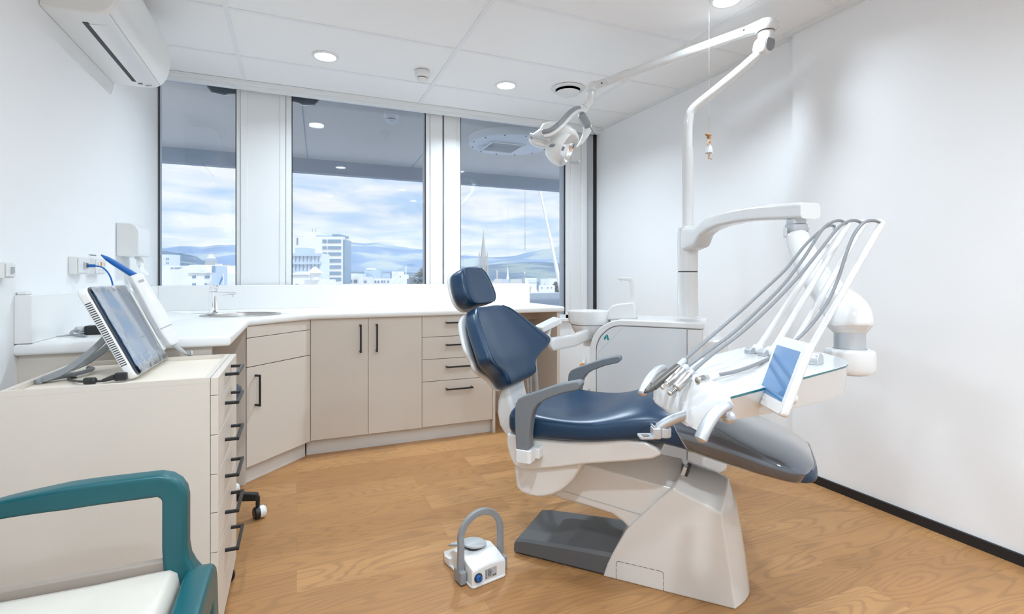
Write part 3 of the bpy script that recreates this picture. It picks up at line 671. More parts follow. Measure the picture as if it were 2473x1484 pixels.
for k in range(7): g.box(.054 + .0, .054 + .004, -.0016, -.001, .020 + k * .0042, .0222 + k * .0042, FM)
for z in (.045, .040, .035, .030, .025): g.box(.063, .063 + random.uniform(.010, .018), -.0016, -.001, z, z + .0022, FM)
for x in (.083, .091): g.box(x, x + .005, -.0016, -.001, .021, .026, FM)
g.mk('label_print', M['ink'], lb)
# ================================================================== treatment chair (local frame u, v, w)
ch = thing('dental_chair', 'navy blue reclined dental treatment chair on a white base', 'dental chair', tuple(CO), CANG)
def sring(u, zb, zt, W, dip=0, e=.55, n=40, crown=0):
    out = []; mid = (zb + zt) / 2; hh = (zt - zb) / 2
    for i in range(n):
        a = 2 * PI * (i + .5) / n; c, s = math.cos(a), math.sin(a)
        v = W * math.copysign(abs(c) ** e, c); w = hh * math.copysign(abs(s) ** e, s)
        k = 1 - (v / W) ** 2
        if s > 0: w += (-dip + crown) * k * abs(s) ** e
        out.append(Vector((u, v, mid + w)))
    return out
SEAT = [  # u, bottom, top edge, half width, dip, crown
 (-.335, .53, .57, .16, .0, 0), (-.331, .505, .59, .22, .0, 0), (-.318, .49, .602, .245, .004, 0), (-.28, .485, .606, .255, .02, 0), (-.22, .487, .605, .26, .034, 0), (-.15, .492, .600, .26, .036, 0),
 (-.08, .498, .597, .26, .026, 0), (-.01, .504, .600, .258, .008, 0), (.05, .514, .612, .256, 0, .012), (.11, .525, .628, .253, 0, .022), (.17, .529, .641, .25, 0, .026), (.23, .525, .641, .248, 0, .028),
 (.29, .517, .628, .245, 0, .028), (.36, .502, .606, .242, 0, .03), (.44, .487, .578, .236, 0, .03), (.52, .472, .550, .228, 0, .028), (.59, .459, .526, .214, 0, .024), (.635, .452, .510, .19, 0, .02), (.662, .452, .497, .15, 0, .015), (.674, .460, .485, .10, 0, .01)]
G().loft([sring(u, a, b, W, d, .52, 40, c) for u, a, b, W, d, c in SEAT]).mk('seat_cushion', M['blue'], ch, local=True, smooth=True, angle=80, sub=1)
def seatv(u, w):
    zb, zt, W = (lerp([(q[0], q[k]) for q in SEAT], u) for k in (1, 2, 3)); s = min(.999, (abs(w - (zb + zt) / 2) / ((zt - zb) / 2)) ** (1 / .52))
    return W * math.sqrt(1 - s * s) ** .52
# seam cords on the near and far flank
for s in (-1, 1):
    for sm in ([(-.284, .597), (-.277, .575), (-.272, .54), (-.272, .505)], [(.148, .542), (.150, .57), (.165, .595), (.20, .602), (.26, .588), (.305, .555), (.322, .535)]):
        G().tube([Vector((q.x, s * (seatv(q.x, q.z) - .0005), q.z)) for q in rnd([(a, 0, b) for a, b in sm], 5)], .0021, 6).mk('seam', M['piping'], ch, local=True, smooth=True)
# clear plastic cover over the leg rest
rings = []
for u, a, b, W, d, c in SEAT[12:]:
    if u > .664: continue
    rings.append([p + (p - Vector((u, 0, (a + b) / 2))).normalized() * (.010 + .002 * math.sin(p.y * 60 + u * 50)) for p in sring(u + .0, a, b, W, 0, .52, 40, c)])
for p in rings[-1]: p.x -= .045 * max(0, min(1, (.505 - p.z) / .05))
for p in rings[-2]: p.x -= .022 * max(0, min(1, (.505 - p.z) / .05))
sh = []
for k, r in enumerate(rings):
    sh.append([p + Vector((.035 * (1 - k / 6) * -((p.z - .56) / .06) if k < 1 else 0, 0, 0)) for p in r])
V = [p for r in sh for p in r]; n = 40
g = G(); g.loft(sh, cap=False); g.mk('leg_cover', M['sleeve'], ch, local=True, smooth=True, angle=180, sub=1)
g = G(); g.tube(sh[0] + [sh[0][0]], .0018, 6, round_end=False); g.tube(sh[-1] + [sh[-1][0]], .0018, 6, round_end=False); g.mk('cover_hem', M['film'], ch, local=True, smooth=True)
# back rest
B0 = Vector((-.362, 0, .655)); LV = Vector((-.467, 0, .884)); NV = Vector((.884, 0, .467)); BL = .352
BW = [(0, .115), (.03, .145), (.08, .156), (.14, .163), (.19, .188), (.235, .240), (.28, .292), (.325, .318), (.37, .320), (.43, .304), (.52, .282), (.62, .258), (.72, .232), (.82, .203), (.90, .172), (.96, .135), (1.0, .09)]
def bring(s, W, T, back, e=.5, n=44, f=1.0, k=.80):
    c0 = B0 + LV * (s * BL); out = []
    for i in range(n):
        a = 2 * PI * (i + .5) / n; c, sn = math.cos(a), math.sin(a)
        v = W * math.copysign(abs(c) ** e, c); q = T / 2 * math.copysign(abs(sn) ** e, sn) - T / 2 - back
        q += k * v * v * f
        out.append(c0 + NV * q + Vector((0, v, 0)))
    return out
rings = []
for j, (s, W) in enumerate(BW):
    T = .078 * min(1, .55 + 10 * s, .5 + 8 * (1 - s)); rings.append(bring(s, W, T, (.078 - T) / 2, e=.42))
G().loft(rings).mk('backrest_cushion', M['blue'], ch, local=True, smooth=True, angle=80, sub=1)
crings = rings
for sd in (-1, 1):
    pth = [r[5 if sd > 0 else 16] for r in rings[1:-1]]
    G().tube(rnd(pth, 3), .0022, 6).mk('backrest_seam', M['piping'], ch, local=True, smooth=True)
rings = []
for s, W in BW:
    T = .036 * min(1, .5 + 6 * s, .5 + 6 * (1 - s)); rings.append(bring(s, max(.06, W * (.955 if s > .45 else .78)), T, .076, e=.6, f=.8))
G().loft(rings).mk('backrest_shell', M['gloss'], ch, local=True, smooth=True, angle=80, sub=1)
# head rest
H0 = Vector((-.542, 0, .968)); HV = Vector((-.36, 0, .933)).normalized(); HN = Vector((HV.z, 0, -HV.x)); HL = .168
HW = [(0, .07), (.04, .10), (.12, .122), (.25, .134), (.42, .134), (.6, .127), (.78, .117), (.90, .102), (.97, .08), (1.0, .055)]
def hring(s, W, T, back, e=.55, n=36, k=.5):
    c0 = H0 + HV * (s * HL); out = []
    for i in range(n):
        a = 2 * PI * (i + .5) / n; c, sn = math.cos(a), math.sin(a)
        v = W * math.copysign(abs(c) ** e, c); q = T / 2 * math.copysign(abs(sn) ** e, sn) - T / 2 - back + k * v * v
        out.append(c0 + HN * q + Vector((0, v, 0)))
    return out
G().loft([hring(s, W, .084 * min(1, .6 + 8 * s, .5 + 6 * (1 - s)), .0, e=.42) for s, W in HW]).mk('headrest_cushion', M['blue'], ch, local=True, smooth=True, angle=80, sub=1)
for sd in (-1, 1):
    pth = [hring(s, W, .084 * min(1, .6 + 8 * s, .5 + 6 * (1 - s)), .0, e=.42)[4 if sd > 0 else 13] for s, W in HW[1:-1]]
    G().tube(rnd(pth, 3), .002, 6).mk('headrest_seam', M['piping'], ch, local=True, smooth=True)
G().loft([hring(s, W * .88, .022, .080, k=.4) for s, W in [(-.05, .06)] + HW[1:]]).mk('headrest_shell', M['gloss'], ch, local=True, smooth=True, angle=80, sub=1)
g = G(); g.lathe([(.0, 0), (.024, 0), (.024, .02), (.016, .03), (.0, .03)], Matrix.Translation(H0 + HV * .06 - HN * .10) @ Matrix.Rotation(PI / 2 + .3, 4, 'Y') @ Matrix.Rotation(PI, 4, 'X'), 24); g.mk('headrest_knob', M['steel'], ch, local=True, smooth=True)
G().tube([B0 + LV * .30 - NV * .085, H0 + HV * .09 - HN * .088], .010, 10, flat=3, up=(0, 1, 0)).mk('headrest_bar', M['steel'], ch, local=True, smooth=True)
# upright that joins the backrest to the seat frame
pr = [(-.402, .650), (-.428, .63), (-.446, .58), (-.450, .53), (-.440, .48), (-.415, .445), (-.36, .42), (-.30, .42), (-.325, .47), (-.366, .53), (-.388, .59)]
G().prism(pr, -.085, .085, XZY).mk('back_link', M['gloss'], ch, local=True, bevel=.02, bseg=4, angle=30)
# seat frame
pr = [(-.335, .505), (-.336, .462), (-.322, .415), (-.305, .388), (-.28, .380), (-.229, .384), (-.13, .408), (-.028, .436), (.10, .464), (.19, .486), (.222, .505), (.21, .522), (.17, .540), (.10, .540), (.0, .520), (-.10, .505), (-.22, .50)]
G().prism(pr, -.232, .232, XZY).mk('seat_frame', M['base'], ch, local=True, bevel=.014, bseg=4, angle=30)
pr = [(-.318, .43), (-.314, .36), (-.306, .300), (-.285, .283), (-.25, .277)] + [(-.22, .278), (-.19, .285), (-.16, .297), (-.13, .316), (-.105, .340), (-.083, .367), (-.065, .398), (-.052, .43), (-.046, .46)]
G().prism(pr, -.212, .212, XZY).mk('seat_skirt', M['base'], ch, local=True, bevel=.012, bseg=3, angle=30)
for s in (-1, 1): G().lathe([(.0135, 0), (.012, .003), (.0, .0035)], Matrix.Translation((-.262, s * .212, .303)) @ Matrix.Rotation(-s * PI / 2, 4, 'X'), 24).mk('skirt_button', M['base'], ch, local=True, smooth=True)
rings = []
for v, k in ((-.10, .55), (-.085, .9), (-.05, 1), (.05, 1), (.085, .9), (.10, .55)):
    rings.append([Vector((.125 + .075 * k * math.cos(R(a)), v, .485 + .055 * k * math.sin(R(a)))) for a in range(180, 361, 12)])
G().loft(rings).mk('tilt_housing', M['base'], ch, local=True, smooth=True)
# lift arm
def lring(u, ztop, zbot, zr): return [Vector((u, -.105, zbot)), Vector((u, -.11, zbot + .012)), Vector((u, -.108, (zbot + zr) / 2)), Vector((u, -.10, zr)), Vector((u, 0, ztop)), Vector((u, .10, zr)), Vector((u, .108, (zbot + zr) / 2)), Vector((u, .11, zbot + .012)), Vector((u, .105, zbot))]
G().loft([lring(-.215, .33, .25, .30), lring(-.15, .42, .240, .372), lring(-.06, .435, .233, .383), lring(.03, .437, .222, .370), lring(.07, .437, .200, .366), lring(.11, .435, .165, .362), lring(.26, .425, .10, .345)]).mk('lift_arm', M['base'], ch, local=True, bevel=.006, bseg=3, angle=25)
g = G(); g.tube([(-.155, -.1105, .275), (.13, -.1105, .243)], .0011, 6); g.mk('arm_seam', M['lgrey'], ch, local=True)
# base tower: flat near flank, rounded far end
A0 = [(0, 0), (.016, .05), (.038, .098), (.080, .178), (.115, .222), (.155, .265), (.200, .315), (.243, .360), (.295, .340), (.345, .322), (.397, .301), (.403, .25), (.413, .18), (.425, .10), (.437, 0)]
A1 = [(0, 0), (.016, .05), (.038, .098), (.080, .178), (.115, .222), (.155, .265), (.205, .330), (.280, .418), (.330, .405), (.375, .395), (.413, .378), (.440, .300), (.456, .20), (.470, .10), (.482, 0)]
def bl(f): return [(a + (c - a) * f, b + (d - b) * f) for (a, b), (c, d) in zip(A0, A1)]
rings = []
for v in (-.125, -.118, -.10, -.07, -.035, 0, .035, .07, .10, .118, .125):
    f = max(0, 1 - (abs(v) / .125) ** 1.7); rings.append([Vector((a, v, b)) for a, b in bl(f)])
G().loft(rings).mk('base_tower', M['base'], ch, local=True, smooth=True, angle=28, bevel=.005, bseg=3)
# dashed knock-out on the near flank of the base
g = G()
pl = [(.048, .002), (.048, .058)] + arc2((.058, .058), .010, 180, 90, 3) + [(.202, .068)] + arc2((.202, .058), .010, 90, 0, 3) + [(.212, .002)]
acc = 0
for (a, b), (c, d) in zip(pl, pl[1:]):
    Ls = math.hypot(c - a, d - b); q = 0
    while q < Ls:
        e2 = min(Ls, q + .017 if Ls > .02 else Ls)
        g.tube([(a + (c - a) * q / Ls, -.1252, b + (d - b) * q / Ls), (a + (c - a) * e2 / Ls, -.1252, b + (d - b) * e2 / Ls)], .0008, 5, round_end=False)
        q += .0215
g.mk('knockout_outline', M['ink'], ch, local=True)
G().prism([(.248, .352), (.262, .346), (.287, .418), (.272, .424)], -.075, -.045, XZY).mk('end_block', M['gloss'], ch, local=True, bevel=.003)
G().prism([(.262, .352), (.270, .349), (.296, .425), (.287, .430)], -.075, -.048, XZY).mk('block_gap', M['ink'], ch, local=True)
# grey floor plate
rings = []
for u, z in ((-.356, .010), (-.354, .045), (-.345, .056), (-.30, .064), (-.10, .078), (.14, .09)):
    rings.append([Vector((u, -.121, .008)), Vector((u, -.121, z * .86)), Vector((u, -.111, z)), Vector((u, .155, z)), Vector((u, .165, z * .86)), Vector((u, .165, .008))])
G().loft(rings).mk('floor_plate', M['plate'], ch, local=True, bevel=.006, bseg=3)
G().box(-.34, .14, -.112, .155, 0, .009).mk('shadow_gap_foot', M['ink'], ch, local=True)  # foot made black to give the shadow gap under the plate
# arm rests
pr = [(-.258, .452), (-.263, .53), (-.265, .60), (-.262, .638), (-.252, .656), (-.235, .667), (-.185, .687), (-.109, .718), (-.055, .733), (-.035, .737), (-.026, .731), (-.026, .720), (-.034, .708), (-.094, .690), (-.150, .665), (-.178, .645), (-.195, .622), (-.203, .598), (-.211, .54), (-.216, .462), (-.222, .452)]
for s in (-1, 1):
    ar = G().prism(pr, s * .290 - .024, s * .290 + .024, XZY).mk('armrest', M['grey'], ch, local=True, bevel=.009, bseg=4, angle=30)
    G().prism(rrect(-.264, -.204, min(s * .262, s * .318), max(s * .262, s * .318), .012), .436, .482, XYZ).mk('armrest_socket', M['gloss'], ch, local=True, bevel=.003)
    G().box(-.26, -.19, min(s * .22, s * .27), max(s * .22, s * .27), .44, .478).mk('armrest_bracket', M['gloss'], ch, local=True, bevel=.004)
# ================================================================== dental unit with spittoon, pole and instrument table
UV = lambda a, b, t: cw(a, t, b)
V0, V1 = .65, 1.0
un = thing('dental_unit', 'white dental unit with spittoon bowl, pole and swing-out instrument table', 'dental unit', tuple(cw(0, .82, 0)), CANG)
outer = [cv(*p, V0) for p in [(1424.5, 850), (1425, 836), (1431, 817), (1437, 806), (1446, 795), (1456, 786.5), (1468, 780), (1480, 776), (1494, 773.5), (1554, 775), (1640, 779), (1700, 782)]]
inner = [cv(*p, V0) for p in [(1439, 850), (1439.5, 836), (1446, 819), (1452, 810), (1463, 800), (1472, 793.5), (1481, 789.5), (1490, 787.5), (1498, 787), (1550, 789), (1640, 793), (1700, 796)]]
uL = outer[0][0]; uR = .288
band = [(uL, .03)] + outer[:-1] + [(uR - .006, outer[-1][1]), (uR, inner[-1][1] + .006), (uR, inner[-1][1])] + inner[:-1][::-1] + [(inner[0][0], .03)]
G().prism(band, V0 - .004, V1, UV).mk('cover_shell', M['gloss'], un, bevel=.006, bseg=3, angle=40)
body = [(inner[0][0] + .001, .0)] + [(a, b - .001) for a, b in inner[:-1]] + [(uR - .006, inner[-1][1] - .001), (uR - .004, .0)]
G().prism(body, V0 + .012, V1 - .01, UV).mk('body', M['gloss'], un, bevel=.002)
up = cv(1660, 793, V0)[0]
pan = [(inner[0][0] + .003, .04)] + [(a + (.003 if i < 4 else 0), b - .003) for i, (a, b) in enumerate(inner[:-2])] + [(up - .004, inner[-2][1] - .003), (up - .004, .04)]
G().prism(pan, V0 + .002, V0 + .014, UV).mk('front_panel', M['panel'], un, bevel=.0015)
G().prism(rrect(up + .001, uR - .008, .04, inner[-1][1] - .004, .002), V0 + .001, V0 + .012, UV).mk('side_column', M['gloss'], un, bevel=.006)
# teal mark on the panel
k1 = [cv(*p, V0) for p in [(1463.5, 808.5), (1467.2, 808.5), (1470.8, 822), (1466.6, 821.5)]]
k2 = [cv(*p, V0) for p in [(1462.8, 810), (1464.2, 815), (1462.5, 819.5), (1460.2, 821), (1458, 820), (1458.2, 817.2), (1460.2, 813.5)]]
g = G(); g.prism(k1, V0 + .0008, V0 + .0022, UV); g.prism(k2, V0 + .0008, V0 + .0022, UV); g.mk('logo_mark', M['tealmark'], un)
g = G(); a, b = cv(1444, 852, V0); c, d = cv(1503, 793, V0); g.tube([cw(a, V0 + .0018, b), cw(c, V0 + .0018, d)], .0009, 5); g.mk('panel_crease', M['lgrey'], un)
# rear box right of the unit
pr = rrect(uR - .03, uR + .095, .10, .765, .04)
G().prism(pr, .80, .98, UV).mk('rear_box', M['gloss'], un, bevel=.012, bseg=3)
# spittoon
bu, bw_ = cv(1424, 757, .80)
Mb = Matrix.Translation(cw(bu, .80, 0))
G().lathe([(.108, .822), (.116, .84), (.120, .885), (.119, .893), (.112, .893), (.108, .875), (.09, .845), (.03, .832), (.0, .832)], Mb, 48, cap=False).mk('spittoon_bowl', M['gloss'], un, smooth=True, angle=50)
G().lathe([(.0, .748), (.055, .748), (.078, .765), (.100, .808), (.104, .818), (.09, .824), (.0, .824)], Mb, 40).mk('bowl_base', M['gloss'], un, smooth=True, angle=50)
G().lathe([(.0, .70), (.034, .70), (.034, .75), (.0, .75)], Matrix.Translation(cw(bu + .0, .80, 0)), 24).mk('bowl_drain', M['whitep'], un, smooth=True)
pr = [cv(*p, .80) for p in [(1470, 772), (1473, 748), (1480, 738), (1495, 733.5), (1520, 731), (1535, 729), (1537.5, 745), (1538.5, 770)]]
G().prism(pr, .755, .845, UV).mk('cup_stand', M['gloss'], un, bevel=.010, bseg=3, angle=30)
pr = [cv(*p, .80) for p in [(1535.5, 731), (1533, 710), (1528.5, 680), (1525.5, 672.2), (1520, 671.2), (1496, 670.8), (1493.5, 672.5), (1494, 676.5), (1506, 677), (1518, 678.5), (1521.5, 684), (1524, 706), (1523, 731)]]
G().prism(pr, .788, .812, UV).mk('cup_filler', M['gloss'], un, bevel=.003, bseg=2, angle=30)
a, b = cv(1498, 677, .80)
G().lathe([(.0045, -.012), (.005, 0), (.0, 0)], Matrix.Translation(cw(a, .80, b)), 16).mk('filler_nozzle', M['chrome'], un, smooth=True)
# assistant arm and holder tray
q0 = cw(bu + .02, .77, .775); q1 = Dp(1332, 832, 2.45)
G().tube([q0, (q0 + q1) / 2 + Vector((0, 0, -.012)), q1], [.030, .031, .032], 14, flat=.55, up=(0, 0, 1), square=True).mk('assistant_arm', M['gloss'], un, smooth=True)
c = Dp(1326, 788, 2.48); mA = Matrix.Translation(c) @ Matrix.Rotation(R(-8), 4, 'Z') @ Matrix.Rotation(R(-24), 4, 'Y')
ah = G().prism(rrect(-.055, .055, -.05, .05, .01), -.006, .022, lambda a, b, q: mA @ Vector((a, b, q))).mk('assistant_holder', M['gloss'], un, bevel=.004)
G().tube([c - Vector((.0, 0, .005)), Dp(1322, 812, 2.47), q1], .014, 12).mk('holder_neck', M['gloss'], ah, smooth=True)
for pxs, rr in (((1293, 868), .0085), ((1279, 905), .005), ((1272, 912), .004)):
    a = Dp(pxs[0], pxs[1], 2.45)
    G().tube(rnd([Dp(pxs[0] + 14, pxs[1] - 55, 2.42), a, Vector((a.x + .005, a.y, .60)), Vector((a.x + .03, a.y + .02, .42)), Vector((a.x + .12, a.y + .08, .36)), tuple(cw(uL + .01, .70, .42))], 6), rr, 10).mk('suction_hose', M['lgrey'], un, smooth=True)
g = G(); a = Dp(1411, 868, 2.72); g.tube([a, Dp(1409, 880, 2.70)], .012, 12); g.mk('hose_clip', M['whitep'], un, smooth=True)
G().tube([Dp(1407, 879, 2.68), Dp(1402, 881, 2.66)], .006, 10).mk('valve_tip', M['orange'], un, smooth=True)
G().tube(rnd([cw(uL + .02, .68, .50), cw(uL - .03, .68, .47), cw(uL - .06, .66, .42), cw(uL - .05, .66, .36)], 6), .006, 8).mk('supply_hose', M['lgrey'], un, smooth=True)
# pole
PX, PY = 1.845, 2.042; Mp = Matrix.Translation((PX, PY, 0))
G().lathe([(.062, .868), (.062, .874), (.0515, .879), (.0505, 1.104), (.0, 1.104)], Mp, 40).mk('pole', M['gloss'], un, smooth=True)
G().lathe([(.048, 1.10), (.048, 1.110)], Mp, 40).mk('pole_joint', M['ink'], un)
def armpt(px):
    lo, hi = -.2, 1.3
    dx, dy = -.168, -.744
    for _ in range(50):
        t = (lo + hi) / 2; x, y = PX + dx * t, PY + dy * t
        d = x * S_ + y * C_; q = CX + F * (x * C_ - y * S_) / d
        if q < px: lo = t
        else: hi = t
    return x, y, d
d2 = Vector((-.168, -.744, 0)).normalized(); n2 = Vector((-d2.y, d2.x, 0))
rings = []
def aring(x, y, z0, z1, hw):
    c = Vector((x, y, (z0 + z1) / 2)); hh = (z1 - z0) / 2; out = []
    for i in range(20):
        a = 2 * PI * (i + .5) / 20; ca, sa = math.cos(a), math.sin(a)
        out.append(c + n2 * hw * math.copysign(abs(ca) ** .5, ca) + Vector((0, 0, hh * math.copysign(abs(sa) ** .45, sa))))
    return out
G().lathe([(.0505, 1.110), (.0508, 1.30), (.046, 1.332), (.03, 1.338), (.0, 1.338)], Mp, 40).mk('arm_post', M['gloss'], un, smooth=True)
rings.append(aring(PX, PY, 1.20, 1.336, .048))
for px, yt, yb in ((1694, 549, 598), (1706, 538, 572), (1722, 524, 559), (1750, 514.5, 547.5), (1790, 505.5, 539), (1830, 498.5, 534), (1870, 494, 532.5), (1900, 491.5, 532), (1930, 489.5, 531), (1952, 488, 530), (1957.5, 489.5, 529)):
    x, y, d = armpt(px); rings.append(aring(x, y, CAMH + (HZ - yb) * d / F, CAMH + (HZ - yt) * d / F, .048 if px < 1700 else .040))
G().loft(rings).mk('swing_arm', M['gloss'], un, smooth=True, angle=60)
K = Vector(armpt(1923)[:2] + (0,)); dK = armpt(1923)[2]; zK = lambda y: CAMH + (HZ - y) * dK / F
Mk_ = Matrix.Translation(K)
G().lathe([(.0, zK(562)), (.034, zK(562)), (.037, zK(556)), (.037, zK(544)), (.032, zK(541)), (.032, zK(531)), (.0, zK(531))], Mk_, 36).mk('knuckle', M['silver'], un, smooth=True, angle=30)
HB = Dp(2052, 845, 1.507); HB.z = 0; zH = lambda y: CAMH + (HZ - y) * 1.507 / F
hv = Vector((HB.x - K.x, HB.y - K.y, 0)); hn = Vector((-hv.y, hv.x, 0)).normalized()
g = G()
for s in (-1, 1): g.box(-.012, .012, s * .038 - .004, s * .038 + .004, zK(574), zK(550), Mk_ @ Matrix.Rotation(math.atan2(hv.y, hv.x), 4, 'Z'))
g.mk('knuckle_fork', M['gloss'], un, bevel=.004)
pth = [Vector((K.x, K.y, zK(566))), Vector((K.x, K.y, zK(585))) + hv * .06, Vector((K.x, K.y, 0)) + hv * .35 + Vector((0, 0, 1.10)), Vector((K.x, K.y, 0)) + hv * .72 + Vector((0, 0, 1.02)), Vector((HB.x, HB.y, 0)) - hv * .04 + Vector((0, 0, .975)), Vector((HB.x, HB.y, .935))]
g = G(); g.tube(rnd(pth, 5), [.030, .034, .036, .038, .039, .040, .041, .042, .043, .045, .046, .047, .048, .049, .050, .051, .053, .055, .057, .059, .060, .061, .061, .061, .060, .058], 24, flat=1.0)
g.mk('lower_arm', M['gloss'], un, smooth=True)
Mh = Matrix.Translation(HB)
G().lathe([(.0, zH(852)), (.0405, zH(852)), (.0405, zH(785)), (.0, zH(785))], Mh, 40).mk('hub', M['silver'], un, smooth=True, angle=30)
G().lathe([(.0, zH(903)), (.045, zH(903)), (.060, zH(898)), (.066, zH(886)), (.066, zH(850)), (.061, zH(844)), (.044, zH(842)), (.042, zH(848)), (.0, zH(848))], Mh, 44).mk('hub_base', M['gloss'], un, smooth=True, angle=40)
# instrument table
ZG = .860
tops = [Zp(px, py, ZG) for px, py in [(1757, 959), (1850, 934.5), (1950, 908), (2022, 889), (2042, 883), (2048.5, 878), (2046, 872), (2030, 864), (1990, 853), (1940, 846), (1880, 841), (1797, 839), (1745, 852), (1693, 866), (1640, 897), (1632, 904)]]
cen = sum(tops, Vector()) / len(tops)
def inset(p, k, z): q = cen + (p - cen) * k; return Vector((q.x, q.y, z))
botpx = {0: (1744, 1019), 1: (1838, 1003.5), 2: (1935, 983.5), 3: (2008, 965), 4: (2032, 955), 5: (2040, 946)}
bots = []
for i, p in enumerate(tops):
    if i in botpx: bots.append(Dp(*botpx[i], (p - EYE).dot(Vector((S_, C_, 0))) * 1.025))
    else: bots.append(inset(p, .95, .796 if i < 13 else .815))
mids = [Vector((a.x * .85 + b.x * .15, a.y * .85 + b.y * .15, .845)) for a, b in zip(tops, bots)]
low = [Vector((a.x * .15 + b.x * .85, a.y * .15 + b.y * .85, b.z + .008)) for a, b in zip(tops, bots)]
cb = sum(bots, Vector()) / len(bots)
hd = G().loft([[cb + (b - cb) * .9 + Vector((0, 0, -.003)) for b in bots], bots, low, mids, [Vector((p.x, p.y, ZG - .006)) for p in tops]]).mk('instrument_table', M['gloss'], un, smooth=True, angle=50)
G().loft([[inset(p, 1.0, ZG - .006) for p in tops], [inset(p, 1.0, ZG - .0015) for p in tops]]).mk('glass_edge', M['glassedge'], hd)
G().loft([[inset(p, .999, ZG - .0015) for p in tops], [inset(p, .997, ZG) for p in tops]]).mk('glass_top', M['gloss'], hd)
A = Zp(1757, 957, ZG + .004); Bp = Zp(1634, 903, ZG + .004); Cc = Zp(1574, 946, .800); Dd = Zp(1673, 1013, .796)
A2 = A + (A - cen) * -.10; B2 = Bp + (Bp - cen) * -.10
NXg, NYg = 36, 64; V = []
for j in range(NYg + 1):
    r_ = j / NYg; e = max(0, (abs(r_ - .5) - .42) / .08)
    a = A.lerp(Bp, r_); c = Dd.lerp(Cc, r_); m1 = a.lerp(c, .5) + Vector((0, 0, .020)) + (A - Bp).normalized() * (.040 * (1 - r_) ** 3 - .02 * r_ ** 3); a0 = A2.lerp(B2, r_)
    for i in range(NXg + 1):
        s = i / NXg
        if s < .15: p = a0.lerp(a, s / .15)
        else:
            q = (s - .15) / .85 * (1 - .10 * e * e); p = (1 - q) ** 2 * a + 2 * q * (1 - q) * m1 + q * q * c
        gz = 0
        for k in range(5):
            rc = .17 + .162 * k; dr = (r_ - rc) / .066; ds = (s - .64) / .30
            if abs(dr) < 1 and abs(ds) < 1: gz = max(gz, (.5 + .5 * math.cos(PI * dr)) * min(1, 1.3 * (.5 + .5 * math.cos(PI * ds))) * .010)
        V.append(p + Vector((0, 0, .003 - gz - .010 * e * e - (.004 if i == NXg else 0))))
n1 = NXg + 1
nb = len(V); V2 = V + [p - Vector((0, 0, .018)) for p in V]
Fq = []
for j in range(NYg):
    for i in range(NXg):
        q = (j * n1 + i, j * n1 + i + 1, (j + 1) * n1 + i + 1, (j + 1) * n1 + i); Fq.append(q); Fq.append(tuple(nb + x for x in q)[::-1])
bd = [j for j in range(n1)] + [j * n1 + NXg for j in range(1, NYg + 1)] + [NYg * n1 + i for i in range(NXg - 1, -1, -1)] + [j * n1 for j in range(NYg - 1, 0, -1)]
for a, b in zip(bd, bd[1:] + bd[:1]): Fq.append((a, b, nb + b, nb + a))
mk('holder_mat', V2, Fq, M['silic'], hd, smooth=True, angle=60)
# nose of the table under the mat
rings = []
for f in (0, .35, .7, 1):
    a = A.lerp(Dd, f); b = Bp.lerp(Cc, f); dz = .020 * 4 * f * (1 - f) * .5
    zt = -.016 + dz; th = .030 * (1 - f) + .010
    rings.append([a + Vector((0, 0, zt)), b + Vector((0, 0, zt)), b.lerp(a, .10) + Vector((0, 0, zt - th)), a.lerp(b, .14) + Vector((0, 0, zt - th))])
G().loft(rings).mk('table_nose', M['gloss'], hd, bevel=.006, bseg=3)
# handles
G().tube(rnd([Dp(1758, 980, .945), Dp(1742, 986, .935), Dp(1722, 1006, .925), Dp(1704, 1035, .915), Dp(1692, 1061, .91)], 5), [.0085, .0092, .0096, .0098] + [.010] * 17, 16, flat=1.25).mk('grip_handle', M['silver'], hd, smooth=True)
g = G(); g.tube([Dp(1742, 992, .95), Dp(1757, 1004, .975)], .0095, 12, round_end=False, square=True); g.tube([Dp(1761, 1009, .955), Dp(1763, 1008, .99)], .0115, 20); g.mk('handle_bracket', M['silver'], hd, smooth=True)
G().tube(rnd([Dp(1601, 889, 1.26), Dp(1588, 895, 1.23), Dp(1571, 913, 1.20), Dp(1558, 934, 1.18), Dp(1551, 951, 1.165)], 5), .0085, 16, flat=1.25).mk('grip_handle', M['silver'], hd, smooth=True)
br_ = G().tube(rnd([Dp(1668, 1000, 1.06), Dp(1640, 1008, 1.075), Dp(1612, 1020, 1.085), Dp(1591, 1033, 1.09)], 4), .0105, 12, flat=1.2).mk('side_bracket', M['silver'], un, smooth=True)
c = Dp(1603, 1043, 1.09)
G().lathe([(.0, -.010), (.0145, -.010), (.0155, -.008), (.0155, .008), (.0145, .010), (.0, .010)], Matrix.Translation(c), 24).mk('clip_hub', M['silver'], br_, smooth=True)
Mc = Matrix.Translation(Dp(1580, 1045, 1.085)) @ Matrix.Rotation(-TH, 4, 'Z')
G().box(-.006, .012, -.012, .012, -.012, .012, Mc).mk('clip_block', M['silver'], br_, bevel=.003)
G().box(-.012, .0, -.010, .014, .008, .011, Mc @ Matrix.Rotation(R(38), 4, 'Y')).mk('clip_tab', M['silver'], br_, bevel=.001)
g = G(); o_ = rrect(-.034, -.003, -.016, .014, .005); i_ = rrect(-.027, -.011, -.010, .008, .004)
no = len(o_); V = [Mc @ Vector((a, b, z)) for z in (-.010, -.006) for a, b in o_ + i_]; Fq = []
for k in range(no):
    k2 = (k + 1) % no; T = 2 * no
    Fq += [(k, k2, no + k2, no + k), (T + k, T + no + k, T + no + k2, T + k2), (k, T + k, T + k2, k2), (no + k, no + k2, T + no + k2, T + no + k)]
mk('clip_loop', V, Fq, M['silver'], br_)
